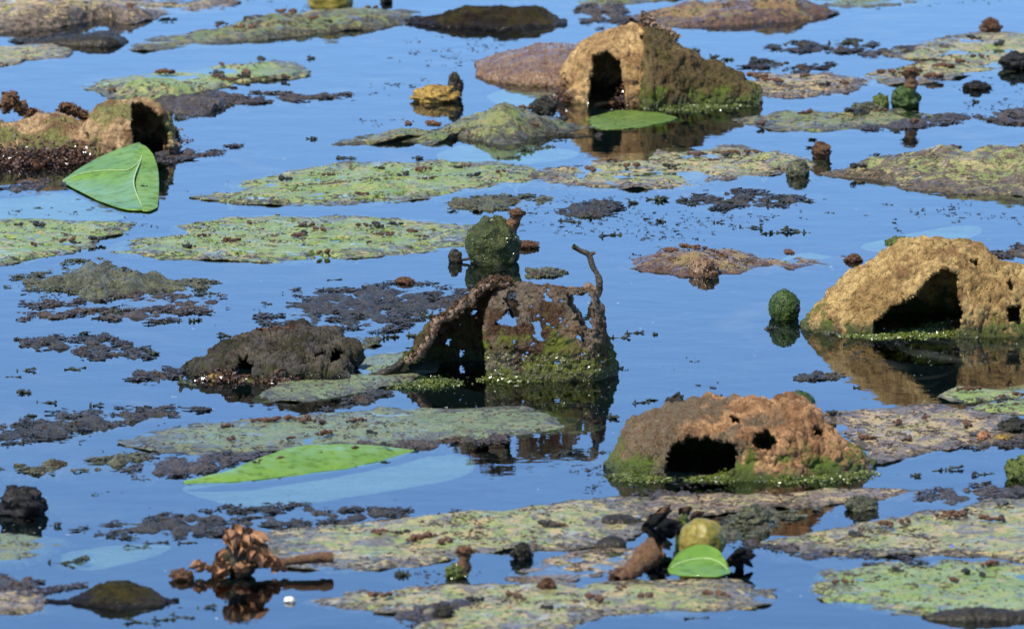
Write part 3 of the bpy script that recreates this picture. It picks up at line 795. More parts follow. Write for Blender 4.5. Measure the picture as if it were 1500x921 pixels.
weed([(30, 60), (90, 52), (170, 45), (140, 56), (90, 66), (40, 72)], 'weed', 'dark weed under the grey folded leaf strip', nt=200, nr=30)
weed([(420, 520), (480, 502), (556, 497), (545, 508), (480, 520)], 'weed_green', 'olive tipped weed trailing off the grey lumpy mound', nt=220, nr=36)
weed([(1040, 785), (1090, 750), (1140, 735), (1190, 745), (1150, 765), (1090, 790)], 'weed_green', 'murky green weed right of the yellow pod', nt=240, nr=36)
weed([(480, 600), (540, 575), (580, 572), (560, 588)], 'weed', 'dark weed wisp in the pool left of ragged leaf', nt=180, nr=28)
weed([(560, 905), (620, 888), (700, 880), (660, 905), (600, 915)], 'weed_purple', 'purple weed in the gap of the front pale pad', nt=220, nr=34)
weed([(930, 730), (960, 720), (1020, 722), (1000, 732)], 'weed_purple', 'purple wisp touching the back of narrow tan pad', nt=160, nr=28)
weed([(1000, 780), (1180, 812), (1260, 806), (1330, 822), (1240, 826)], 'weed_purple', 'purple weed between the two wide front pads', nt=240, nr=34)
weed([(470, 655), (600, 645), (700, 640), (780, 640), (700, 650), (600, 658)], 'weed_brown', 'olive brown scum along the front edge of grey pad', nt=260, nr=34)

# ------------------------------------------------------------------ curled dead leaves standing out of the water
DL = 'dead leaf'
def mound(name, label, mat, base_y, prof, dfront, dback, openings=(), thick=0.0035, crust=5200, **kw):
    me, o0, P = shell_mesh(name + '_skin', base_y, prof, dfront, dback, openings, **kw)
    root = empty(name, o0)
    tag(root, label, DL)
    shell_obj('leaf_shell', me, mat, thick, root)
    S = LAST[0]
    S = S[S[:, 2] > 0.001]
    rs = np.random.RandomState(int(base_y))
    cl = fbm(S * 60 + base_y, 3) + rs.normal(0, 0.25, len(S))
    ok = np.where(cl > -0.05)[0]
    scatter('crust', S[rs.choice(ok, crust)] + rs.normal(0, 0.0004, (crust, 3)), (0.0005, 0.0017), mat, root, 3)
    return root, o0, P

def moss_clumps(root, o0, spots, mat='moss_wet', name='moss_tuft'):
    for i, (x, y, r, h) in enumerate(spots):
        g = G(x, y)
        if name in ('moss_tuft', 'wet_crumbs'):
            rs = np.random.RandomState(int(x + y))
            n = int((420 if name == 'moss_tuft' else 190) * (r / 0.010) ** 1.3)
            q = rs.normal(0, 0.55, (n, 2))
            z = np.abs(rs.normal(0, 0.5, n)) * h * (0.4 if name == 'moss_tuft' else 1.0) * np.exp(-(q ** 2).sum(1) * 0.8)
            scatter(name, np.c_[q[:, 0] * r * 1.2, q[:, 1] * r * 0.8, z] + (g - o0), (0.0004, 0.0013) if name == 'moss_tuft' else (0.0006, 0.0019), mat, root, int(x))
            continue
        me = blob_mesh(name, r, r * 0.8, h * 0.85, 0.4, 2.0, x * 0.13 + y, 60, 30)
        link(name, me, mat, root, Vector(g - o0))

# tan mound on the right
root, o0, P = mound('curled_leaf', 'large sandy tan curled leaf mound with a dark cave and mirror reflection', 'mound_tan', 478,
    [(1176, 484), (1190, 462), (1215, 436), (1250, 408), (1290, 378), (1330, 362), (1370, 358), (1410, 364), (1450, 380), (1490, 398), (1520, 410), (1545, 435), (1560, 482)],
    0.050, 0.065,
    [([(1278, 505), (1282, 470), (1310, 447), (1340, 432), (1362, 405), (1385, 392), (1402, 402), (1406, 440), (1412, 462), (1395, 505)], 'front'), ([(1418, 380), (1432, 382), (1436, 394), (1424, 394)], 'front'), ([(1474, 412), (1482, 408), (1486, 428), (1478, 428)], 'front'), ([(1474, 452), (1494, 446), (1498, 476), (1476, 474)], 'front')],
    seed=3.0, amp=0.0045, fine=0.0022, nu=240, nv=130, edge_noise=4)
moss_clumps(root, o0, [(1395, 478, 0.014, 0.012), (1372, 486, 0.016, 0.006), (1340, 490, 0.02, 0.004), (1260, 492, 0.010, 0.004), (1285, 494, 0.010, 0.004)])
moss_clumps(root, o0, [(1430, 482, 0.012, 0.010), (1455, 480, 0.013, 0.012), (1478, 480, 0.014, 0.014), (1412, 482, 0.009, 0.008)], 'brown_wet', 'wet_crumbs')

# golden mound at the back
root, o0, P = mound('curled_leaf', 'golden brown arched leaf with a dark hollow and frayed crest', 'mound_gold', 142,
    [(818, 138), (832, 118), (845, 90), (860, 68), (885, 50), (915, 43), (940, 44), (958, 60), (975, 90), (985, 145)], 0.05, 0.06,
    [([(862, 175), (864, 115), (870, 84), (890, 76), (908, 88), (914, 120), (916, 175)], 'front'), ([(938, 54), (946, 52), (950, 66), (942, 66)], 'front')], seed=11.0, amp=0.005, fine=0.0024, nu=190, nv=120, edge_noise=3)
moss_clumps(root, o0, [(925, 152, 0.012, 0.030), (940, 152, 0.014, 0.034), (955, 152, 0.012, 0.030), (970, 154, 0.010, 0.020)], 'brown_wet', 'wet_crumbs')
moss_clumps(root, o0, [(825, 146, 0.012, 0.016), (838, 148, 0.010, 0.010)], 'brown_wet', 'wet_crumbs')
root, o0, P = mound('curled_leaf', 'sloping mossy brown leaf flank leaning on the golden arch', 'mound_moss', 146,
    [(940, 150), (944, 70), (950, 42), (962, 52), (985, 64), (1010, 78), (1040, 98), (1070, 116), (1095, 128), (1112, 140)], 0.06, 0.05,
    [], seed=19.0, amp=0.006, fine=0.0026, nu=190, nv=100)
moss_clumps(root, o0, [(975, 158, 0.012, 0.010), (1000, 160, 0.016, 0.008), (1030, 158, 0.016, 0.007), (1060, 154, 0.012, 0.006)])
chips(root, o0, 'torn_ridge', 'rim', [(943, 140, .066), (952, 136, .058), (962, 132, .044), (968, 130, .026)], 420, 0.0035, (0.0008, 0.0026), 3)
chips(root, o0, 'torn_ridge', 'rim', [(940, 142, .068), (960, 142, .060), (990, 142, .050)], 380, 0.0030, (0.0008, 0.0026), 4)

# rust mound in front
root, o0, P = mound('curled_leaf', 'rusty orange holed leaf mound with green algae skirt', 'mound_rust', 682,
    [(892, 690), (905, 668), (925, 645), (955, 618), (985, 604), (1020, 597), (1060, 593), (1100, 592), (1150, 600), (1190, 614), (1225, 634), (1255, 662), (1275, 690)], 0.055, 0.06,
    [([(978, 720), (974, 672), (985, 650), (1010, 638), (1050, 644), (1078, 650), (1082, 668), (1062, 720)], 'front'),
     ([(1068, 608), (1078, 606), (1084, 622), (1074, 622)], 'front'),
     ([(1100, 632), (1130, 630), (1138, 648), (1128, 662), (1108, 656)], 'front'),
     ([(1186, 628), (1202, 628), (1206, 642), (1190, 642)], 'front')], seed=27.0, amp=0.006, fine=0.0022, nu=240, nv=130, edge_noise=5)
moss_clumps(root, o0, [(1068, 700, 0.010, 0.012), (1045, 702, 0.012, 0.006), (925, 698, 0.012, 0.008), (940, 702, 0.012, 0.007), (1150, 702, 0.016, 0.007), (1190, 700, 0.020, 0.008), (1225, 696, 0.016, 0.008), (1252, 694, 0.010, 0.006)])

# ragged holed leaf in the middle
HOLES = [([(740, 428), (757, 428), (757, 470), (752, 482), (735, 480), (724, 472), (744, 455)], 'all'), ([(776, 470), (792, 472), (796, 498), (786, 496), (780, 484)], 'all'),
     ([(828, 432), (864, 430), (870, 470), (864, 484), (850, 472), (836, 450)], 'all'), ([(655, 498), (662, 496), (662, 505), (655, 505)], 'all'), ([(796, 424), (806, 424), (806, 440), (798, 440)], 'all'),
     ([(672, 512), (680, 512), (678, 526), (673, 524)], 'all'), ([(690, 455), (699, 452), (699, 462), (690, 463)], 'all'), ([(845, 484), (853, 490), (860, 512), (852, 505)], 'all')]
root, o0, P = mound('ragged_leaf', 'tattered dark brown leaf standing like a shell, pierced by many holes', 'mound_rag', 545,
    [(570, 553), (590, 535), (615, 508), (645, 470), (680, 440), (715, 420), (748, 414)], 0.050, 0.055, HOLES,
    v0=[(570, 0.5), (600, 1.0), (650, 1.25), (748, 1.40)], seed=35.0, amp=0.0030, fine=0.0026, nu=190, nv=120, pin=0.10, thick=0.0020, edge_noise=4.0, p=0.7, crust=2600)
edge = P[::4, 0, :]
tube_obj('leaf_rim', edge - o0, np.interp(np.linspace(0, 1, len(edge)), [0, 0.2, 0.6, 1], [0.0022, 0.0032, 0.0028, 0.0020]), 'rim', root, 9, 200, 0.8, 5.0)
E = edge - o0
rs_ = np.random.RandomState(4)
scatter('rim_crust', E[rs_.randint(0, len(E), 1300)] + rs_.normal(0, 0.0019, (1300, 3)) + np.array((-0.0003, 0, 0.0006)), (0.0005, 0.0016), 'mound_rag', root, 9)
me, o1, P2 = shell_mesh('front_panel', 545, [(712, 470), (722, 432), (745, 415), (780, 418), (820, 421), (850, 420), (866, 424), (876, 448), (884, 480), (892, 510), (899, 540)], 0.040, 0.03, HOLES,
    v0=[(712, -0.15), (899, -0.15)], v1=[(712, 1.6), (899, 1.6)], seed=47.0, amp=0.0024, fine=0.0017, nu=240, nv=150, pin=0.22, edge_noise=7.0, p=0.75, origin=o0)
shell_obj('front_panel', me, 'mound_panel', 0.0012, root)
S = LAST[0]; S = S[S[:, 2] > 0.001]
scatter('crust', S[rs_.randint(0, len(S), 3600)], (0.0003, 0.0011), 'mound_panel', root, 12)
low = S[S[:, 2] < 0.020]
scatter('glint_chips', low[rs_.randint(0, len(low), 1100)] + np.array((0, -0.0005, 0)), (0.0003, 0.0010), 'glint_wet', root, 13)  # pale glossy chips added to put glints along the panel's foot
k = K(545); yb = G(750, 545)[1]
def fp(x, y, dy=0.0):
    return np.array(((x - 750) * k, yb + dy, (545 - y) * k / math.cos(PITCH))) - o0
tube_obj('strand', [fp(835, 424), fp(850, 427, -0.004), fp(862, 418, -0.004), fp(872, 430, -0.004), fp(868, 455, -0.002), fp(876, 480), fp(888, 512)], [0.0025, 0.002, 0.0028, 0.0022, 0.0016, 0.002, 0.002], 'rim', root, 7, 70, 0.8, 2.0)
tube_obj('strand', [fp(828, 425), fp(834, 445, 0.004), fp(846, 468, 0.006), fp(858, 495, 0.006), fp(866, 525, 0.004)], [0.004, 0.0035, 0.004, 0.004, 0.003], 'rim', root, 7, 70, 0.9, 8.0)
tube_obj('strand', [fp(733, 462, 0.02), fp(745, 456, 0.015), fp(752, 470, 0.015)], [0.0012, 0.0012, 0.001], 'leaf_dark', root, 6, 30, 0.9, 1.0)
tube_obj('strand', [fp(500, 548, -0.02), fp(520, 552, -0.02), fp(545, 546, -0.02), fp(575, 536, -0.015), fp(600, 520, -0.01)], [0.0012, 0.003, 0.003, 0.003, 0.002], 'leaf_dark', root, 7, 60, 0.8, 4.0)
moss_clumps(root, o0, [(640, 562, 0.012, 0.012), (605, 566, 0.012, 0.009), (735, 556, 0.010, 0.014), (760, 556, 0.012, 0.014), (790, 554, 0.013, 0.016), (820, 552, 0.012, 0.016), (850, 548, 0.010, 0.012), (880, 540, 0.010, 0.008)])

# brown barrel-shaped leaf at the left
root, o0, P = mound('curled_leaf', 'brown barrel shaped curled leaf with a green streak behind triangular leaf', 'mound_left', 222,
    [(-60, 200), (-20, 190), (20, 184), (60, 180), (100, 184), (122, 182), (140, 164), (160, 154), (190, 152), (212, 158), (232, 172), (244, 192), (250, 222)], 0.055, 0.055,
    [([(190, 150), (214, 152), (238, 172), (250, 200), (250, 245), (196, 245), (192, 200)], 'front')], seed=43.0, amp=0.006, fine=0.0026, nu=240, nv=120, edge_noise=2.5)
chips(root, o0, 'torn_crest', 'crown', [(8, 205, .026), (12, 205, .033), (20, 205, .034), (28, 205, .027), (42, 205, .022), (60, 205, .019)], 520, 0.0040, (0.0008, 0.0030), 5)
chips(root, o0, 'torn_crest', 'crown', [(92, 205, .027), (104, 205, .025), (118, 205, .021), (130, 205, .014)], 420, 0.0035, (0.0008, 0.0030), 6)
chips(root, o0, 'torn_crest', 'crown', [(232, 208, .020), (244, 208, .010), (256, 206, .006)], 300, 0.0040, (0.0008, 0.0028), 7)
moss_clumps(root, o0, [(-5, 238, 0.016, 0.014), (15, 238, 0.018, 0.016), (40, 240, 0.018, 0.016), (65, 238, 0.016, 0.014), (85, 236, 0.016, 0.014), (105, 236, 0.016, 0.014), (125, 234, 0.014, 0.014), (143, 234, 0.012, 0.014), (246, 206, 0.010, 0.012)], 'brown_wet', 'wet_crumbs')
moss_clumps(root, o0, [(95, 228, 0.006, 0.013)], 'leaf', 'green_bud')

# low dark mound
root, o0, P = mound('curled_leaf', 'low dark grey lumpy leaf mound with rusty crust on top', 'mound_grey', 540,
    [(272, 545), (300, 532), (330, 516), (365, 503), (400, 497), (435, 496), (465, 502), (490, 506), (504, 518), (508, 545)], 0.055, 0.06,
    [([(335, 575), (340, 546), (350, 522), (364, 522), (374, 546), (376, 575)], 'front'), ([(458, 515), (475, 514), (476, 524), (460, 524)], 'front'), ([(482, 512), (500, 512), (503, 530), (484, 532)], 'front')],
    seed=51.0, amp=0.0075, fine=0.0030, nu=200, nv=100, freq=34)
chips(root, o0, 'rusty_crust', 'crumb', [(368, 530, .0185), (390, 530, .0215), (415, 530, .0215), (430, 530, .0215)], 420, 0.0035, (0.0006, 0.0018), 8)
moss_clumps(root, o0, [(430, 552, 0.016, 0.016), (460, 552, 0.014, 0.014), (395, 556, 0.012, 0.010)])
moss_clumps(root, o0, [(410, 560, 0.012, 0.008), (440, 556, 0.012, 0.008), (330, 556, 0.014, 0.008)], 'brown_wet', 'wet_crumbs')
moss_clumps(root, o0, [(315, 556, 0.006, 0.005)], 'lump_yellow', 'yellow_bit')

# wet flat dead leaves
def long_leaf(name, label, mat, base_y, prof, df, db, **kw):
    me, o0, P = shell_mesh(name, base_y, prof, df, db, **kw)
    o = shell_obj(name, me, mat, 0.0015, None, o0)
    tag(o, label, DL)
    S = LAST[0]
    S = S[S[:, 2] > 0.0005]
    rs = np.random.RandomState(int(base_y))
    cl = fbm(S * 70, 3) + rs.normal(0, 0.2, len(S))
    ok = np.where(cl > 0.05)[0]
    scatter('grit', S[rs.choice(ok, 700)], (0.0003, 0.0012), mat, o, 4)
    return o
long_leaf('brown_leaf', 'wet glistening brown pointed leaf beside the golden arch', 'leaf_brown', 102,
    [(698, 98), (720, 90), (750, 81), (790, 74), (825, 72), (850, 74), (866, 100)], 0.11, 0.08, seed=61, amp=0.002, fine=0.0016, nu=160, nv=70)
long_leaf('dark_leaf', 'narrow blackish curled leaf floating beyond the golden mound', 'dark_rot', 33,
    [(590, 34), (630, 27), (680, 20), (730, 16), (780, 21), (830, 34)], 0.05, 0.05, seed=63, amp=0.004, fine=0.0018, nu=150, nv=50)
long_leaf('dark_leaf', 'dark brown olive curled leaf beside the olive pad scrap', 'dark_rot', 882,
    [(56, 890), (95, 883), (130, 874), (160, 866), (180, 865), (205, 873), (235, 881), (262, 887)], 0.016, 0.045, seed=65, amp=0.003, fine=0.0014, nu=150, nv=60)
long_leaf('dark_leaf', 'black folded leaf edge in front of smooth light green pad', 'leaf_dark', 905,
    [(1352, 906), (1380, 899), (1420, 893), (1470, 896), (1530, 899), (1560, 905)], 0.012, 0.02, seed=67, amp=0.002, fine=0.001, nu=150, nv=50)
long_leaf('folded_leaf', 'grey green folded leaf strip above the small mottled pad', 'leaf_dark', 62,
    [(30, 63), (60, 59), (95, 55), (130, 51), (160, 49), (188, 62)], 0.03, 0.03, seed=69, amp=0.002, fine=0.001, nu=140, nv=40)
long_leaf('dark_leaf', 'small dark curled leaf strip lying on the long tan pad', 'leaf_dark', 800,
    [(868, 803), (880, 794), (895, 787), (908, 790), (914, 797)], 0.008, 0.008, seed=71, amp=0.0015, fine=0.0008, nu=80, nv=40)
long_leaf('dark_leaf', 'dark wet leaf fold with glints behind the black curled bits', 'leaf_dark', 766,
    [(876, 768), (890, 757), (908, 756), (925, 760), (945, 766)], 0.012, 0.012, seed=73, amp=0.0015, fine=0.001, nu=90, nv=40)
long_leaf('dark_leaf', 'thin dark stalk like leaf on the mossy hump pad', 'leaf_dark', 200,
    [(800, 214), (840, 208), (870, 202), (880, 196)], 0.004, 0.004, seed=75, amp=0.001, fine=0.0006, nu=90, nv=24)

# ------------------------------------------------------------------ fresh leaves
def leaf_surface(name, rows, mat, label, nu=60, nv=40, thick=0.0007, midrib=None, wob=0.0008):
    """rows: list of polylines of 3-D points (tip to base); lofted"""
    A = np.array([spline(r, nu, False) for r in rows])
    B = np.array([spline(A[:, i], nv, False) for i in range(nu)])
    o0 = B.reshape(-1, 3).mean(0); o0[2] = 0
    V = B - o0
    V[..., 2] += wob * fbm(B * 40, 3)
    root = empty(name, o0)
    tag(root, label, 'leaf')
    shell_obj('blade', mesh_np('blade', V.reshape(-1, 3), grid_faces(nu, nv)), mat, thick, root)
    if midrib is not None:
        tube_obj('midrib', V[3:-3, nv // 2] + np.array((0, -0.0003, 0.0005)), np.linspace(0.0005, 0.0003, nu - 6), 'rib', root, 6, None, 0.0)
    return root, o0

def P3(x, y, h):                                # ground pixel of the foot, height in metres
    return G(x, y) + np.array((0, 0, h))
tri_rows = [
    [P3(91, 267, 0.001), P3(125, 262, 0.011), P3(165, 255, 0.018), P3(200, 250, 0.022), P3(206, 250, 0.0215)],
    [P3(92, 268, 0.001), P3(125, 268, 0.008), P3(160, 269, 0.011), P3(190, 270, 0.0125), P3(207, 262, 0.016)],
    [P3(92, 269, 0.001), P3(125, 272, 0.0045), P3(155, 278, 0.005), P3(180, 284, 0.005), P3(196, 285, 0.009)],
    [P3(93, 270, 0.001), P3(120, 284, 0.001), P3(150, 298, 0.001), P3(185, 309, 0.001), P3(210, 310, 0.001)]]
root, o0 = leaf_surface('green_leaf', tri_rows, 'leaf', 'glossy bright green triangular leaf in front of the brown barrel leaf', wob=0.0004)
side_rows = [
    [P3(204, 252, 0.0225), P3(214, 254, 0.0215), P3(224, 260, 0.019)],
    [P3(200, 268, 0.013), P3(216, 268, 0.013), P3(231, 268, 0.012)],
    [P3(199, 286, 0.007), P3(216, 286, 0.007), P3(233, 286, 0.007)],
    [P3(209, 311, 0.001), P3(220, 311, 0.001), P3(231, 306, 0.001)]]
A = np.array([spline(r, 20, False) for r in side_rows]); B = np.array([spline(A[:, i], 40, False) for i in range(20)])
shell_obj('folded_lobe', mesh_np('folded_lobe', (B - o0).reshape(-1, 3), grid_faces(20, 40)), 'leaf_bright', 0.0007, root)
A = np.array([spline(r, 60, False) for r in tri_rows]); B = np.array([spline(A[:, q], 40, False) for q in range(60)])
up = np.array((0, -0.0004, 0.0007))
tube_obj('midrib', B[:, 14] - o0 + up, np.linspace(0.0002, 0.0005, 60), 'rib', root, 6, None, 0.0)
tube_obj('midrib', B[-1, 2:38] - o0 + up, np.concatenate([np.linspace(0.0002, 0.0006, 18), np.linspace(0.0006, 0.0003, 18)]), 'rib', root, 6, None, 0.0)

fold_rows = [
    [P3(268, 706, 0.000), P3(330, 696, 0.003), P3(385, 684, 0.007), P3(440, 670, 0.008), P3(520, 664, 0.006), P3(606, 658, 0.000)],
    [P3(269, 707, 0.000), P3(330, 701, 0.002), P3(390, 692, 0.004), P3(450, 682, 0.005), P3(530, 672, 0.004), P3(607, 659, 0.000)],
    [P3(270, 708, -0.001), P3(335, 707, -0.001), P3(420, 698, -0.001), P3(510, 686, -0.001), P3(570, 673, -0.001), P3(608, 660, -0.001)]]
leaf_surface('green_leaf', fold_rows, 'leaf_bright', 'vivid green folded leaf edge below the broad grey pad', nu=90, nv=24, wob=0.0008)
cl_rows = [
    [P3(978, 844, 0.005), P3(995, 834, 0.0115), P3(1025, 831, 0.0150), P3(1052, 834, 0.0125), P3(1070, 846, 0.0045)],
    [P3(979, 845, 0.004), P3(997, 840, 0.0075), P3(1025, 838, 0.0095), P3(1052, 840, 0.0080), P3(1070, 847, 0.0040)],
    [P3(980, 846, 0.003), P3(1000, 850, 0.003), P3(1025, 852, 0.003), P3(1052, 852, 0.003), P3(1069, 848, 0.0035)]]
leaf_surface('green_leaf', cl_rows, 'leaf', 'small glossy green leaf tucked under the yellow pod', nu=40, nv=30, midrib=[P3(990, 842, 0.0068), P3(1020, 838, 0.0102), P3(1050, 840, 0.0092)])

# ------------------------------------------------------------------ pods, stumps, twig
def pod(name, label, x, y, r, mat, h=1.0, stub=None, cap=True, sink=0.25, seed=0.0, amp=0.10, dark_tip=None):
    g = G(x, y)
    root = empty(name, g)
    tag(root, label, 'seed pod')
    c = Vector((0, 0, r * h * (1 - 2 * sink)))
    link('pod_body', blob_mesh('pod_body', r, r, r * h, amp, 2.4, seed, 64, 40, 9), mat, root, c)
    top = c.z + r * h * 0.93
    if mat != 'fruit_yellow':
        rs = np.random.RandomState(int(seed) + 60)
        D = rs.normal(0, 1, (900, 3)); D /= np.linalg.norm(D, axis=1)[:, None]
        rad = 1 + amp * fbm(D * 2.4 + seed, 4)
        scatter('algae_fuzz', D * rad[:, None] * np.array((r, r, r * h)) + np.array(c), (0.0003, 0.0009), 'fruit' if mat == 'fruit' else 'moss_wet', root, int(seed))
    if cap:
        link('stigma_disc', blob_mesh('stigma_disc', r * 0.42, r * 0.42, r * 0.14, 0.25, 3, seed + 3, 32, 14, 10), 'fruit_yellow' if mat == 'fruit_yellow' else 'fruit_dark', root, (0, 0, top))
    if stub:
        dx, hh, rr = stub
        V, F = tube([(dx * 0.6, 0, top - r * 0.6), (dx, 0, top - r * 0.1), (dx * 1.05, 0, top + hh * 0.6), (dx * 1.1, 0, top + hh)], [rr * 1.3, rr, rr * 0.9, rr * 1.15], 12, seed, 0.7, res=40)
        s = link('stub', mesh_np('stub', V, F), 'crown', root)
        link('stub_top', blob_mesh('stub_top', rr * 1.2, rr * 1.2, rr * 0.7, 0.8, 3.5, seed, 28, 16), 'crown', s, (dx * 1.1, 0, top + hh))
    return root
pod('green_pod', 'round dark green pod floating alone left of the tan mound', 1149, 466, 0.0112, 'fruit', 1.15, cap=False, sink=0.20, seed=2)
pod('green_pod', 'small green pod peeping out behind the rust mound', 1169, 602, 0.0118, 'fruit', 0.85, cap=False, sink=0.3, seed=5)
pr = pod('mossy_pod', 'large mossy green pod with a broken brown stub on top', 722, 384, 0.0195, 'fruit_dark', 1.15, stub=(0.0165, 0.004, 0.0045), cap=False, sink=0.22, seed=8, amp=0.16)
tube_obj('side_shoot', [(-0.017, 0, 0.003), (-0.023, 0, 0.002), (-0.026, 0, 0.0045)], [0.0012, 0.001, 0.001], 'leaf_dark', pr, 6, 20, 0.3)
link('shoot_leaf', blob_mesh('shoot_leaf', 0.0052, 0.002, 0.0068, 0.25, 2, 4.0, 28, 18), 'leaf_dark', pr, (-0.0285, 0, 0.003))
pod('yellow_pod', 'yellow green pod partly cut by the frame beyond the olive pad', 484, 16, 0.020, 'fruit_yellow', 0.8, cap=True, sink=0.2, seed=12)
pod('yellow_pod', 'yellow olive pod above the small glossy green leaf', 1028, 822, 0.0150, 'fruit_yellow', 0.95, cap=False, sink=0.02, seed=15, amp=0.07)
pod('green_stump', 'stubby green stump with a ragged brown crown near half sunk pad', 1326, 158, 0.0115, 'fruit', 1.0, stub=(0.004, 0.012, 0.0052), cap=False, sink=0.2, seed=18, amp=0.25)
pod('small_stump', 'small stump with brown pitted top on open water before front pad', 668, 846, 0.0068, 'moss', 0.8, stub=(0.005, 0.009, 0.0042), cap=False, sink=0.2, seed=22, amp=0.35)

g = G(876, 418)
kk = K(418)
V, F = tube([(0.001, 0, -0.01), (0.0008, 0, 0.004), (-0.001, 0, 10 * kk + 0.004), (-0.004, 0, 28 * kk), (-0.007, 0, 45 * kk), (-0.014, -0.002, 53 * kk), (-0.0185, -0.004, 59 * kk)], [0.0026, 0.0026, 0.0022, 0.0021, 0.0023, 0.0018, 0.0021], 10, 3.0, 0.35, res=70)
tw = empty('twig', g)
tag(tw, 'bent dark twig standing out of the water behind the ragged leaf', 'twig')
link('stem', mesh_np('stem', V, F), 'stick', tw)
V, F = tube([(-0.0065, 0, 45 * kk), (-0.0035, 0, 48 * kk), (-0.002, 0, 47.5 * kk)], [0.0018, 0.0014, 0.001], 7, 1.0, 0.3, res=20)
link('snag', mesh_np('snag', V, F), 'stick', tw)

# crumpled brown flower
fl = empty('withered_flower', G(348, 842))
tag(fl, 'crumpled rusty brown flower head with stalk at the tan streaked pad', 'flower')
rr = random.Random(5)
pm = [petal_mesh(i * 5.1, 0.011, 0.0055) for i in range(5)]
for i in range(34):
    a = rr.uniform(0, 6.28); e = rr.uniform(-0.3, 1.3)
    o = link('petal', pm[i % 5], 'petal', fl)
    h = rr.uniform(0.002, 0.024)
    sp = 0.016 * (1 - (h / 0.034) ** 1.5)
    o.location = (sp * 0.62 * math.cos(a) + 0.003, sp * 0.4 * math.sin(a), h)
    o.rotation_euler = (rr.uniform(-1, 1), -e, a)
    s = rr.uniform(0.7, 1.15)
    o.scale = (s, s, s)
    md = None
link('flower_core', blob_mesh('flower_core', 0.010, 0.008, 0.013, 0.4, 2.5, 3.0, 40, 24), 'leaf_dark', fl, (0.003, 0, 0.010))
tube_obj('stalk', [(0.008, 0, 0.007), (0.02, 0.004, 0.0065), (0.035, 0.008, 0.0075), (0.048, 0.012, 0.009), (0.060, 0.016, 0.0085)], [0.0026, 0.0022, 0.0024, 0.0032, 0.0036], 'crown', fl, 9, 70, 0.7, 2.0)
for dx, dz in ((-0.02, 0.004), (-0.016, 0.002), (0.022, 0.002), (0.018, 0.006)):
    o = link('sepal', pm[2], 'petal', fl); o.location = (dx, -0.002, dz); o.rotation_euler = (0.4, -0.5, 3.0 if dx < 0 else 0.2); o.scale = (0.9, 0.9, 0.9)

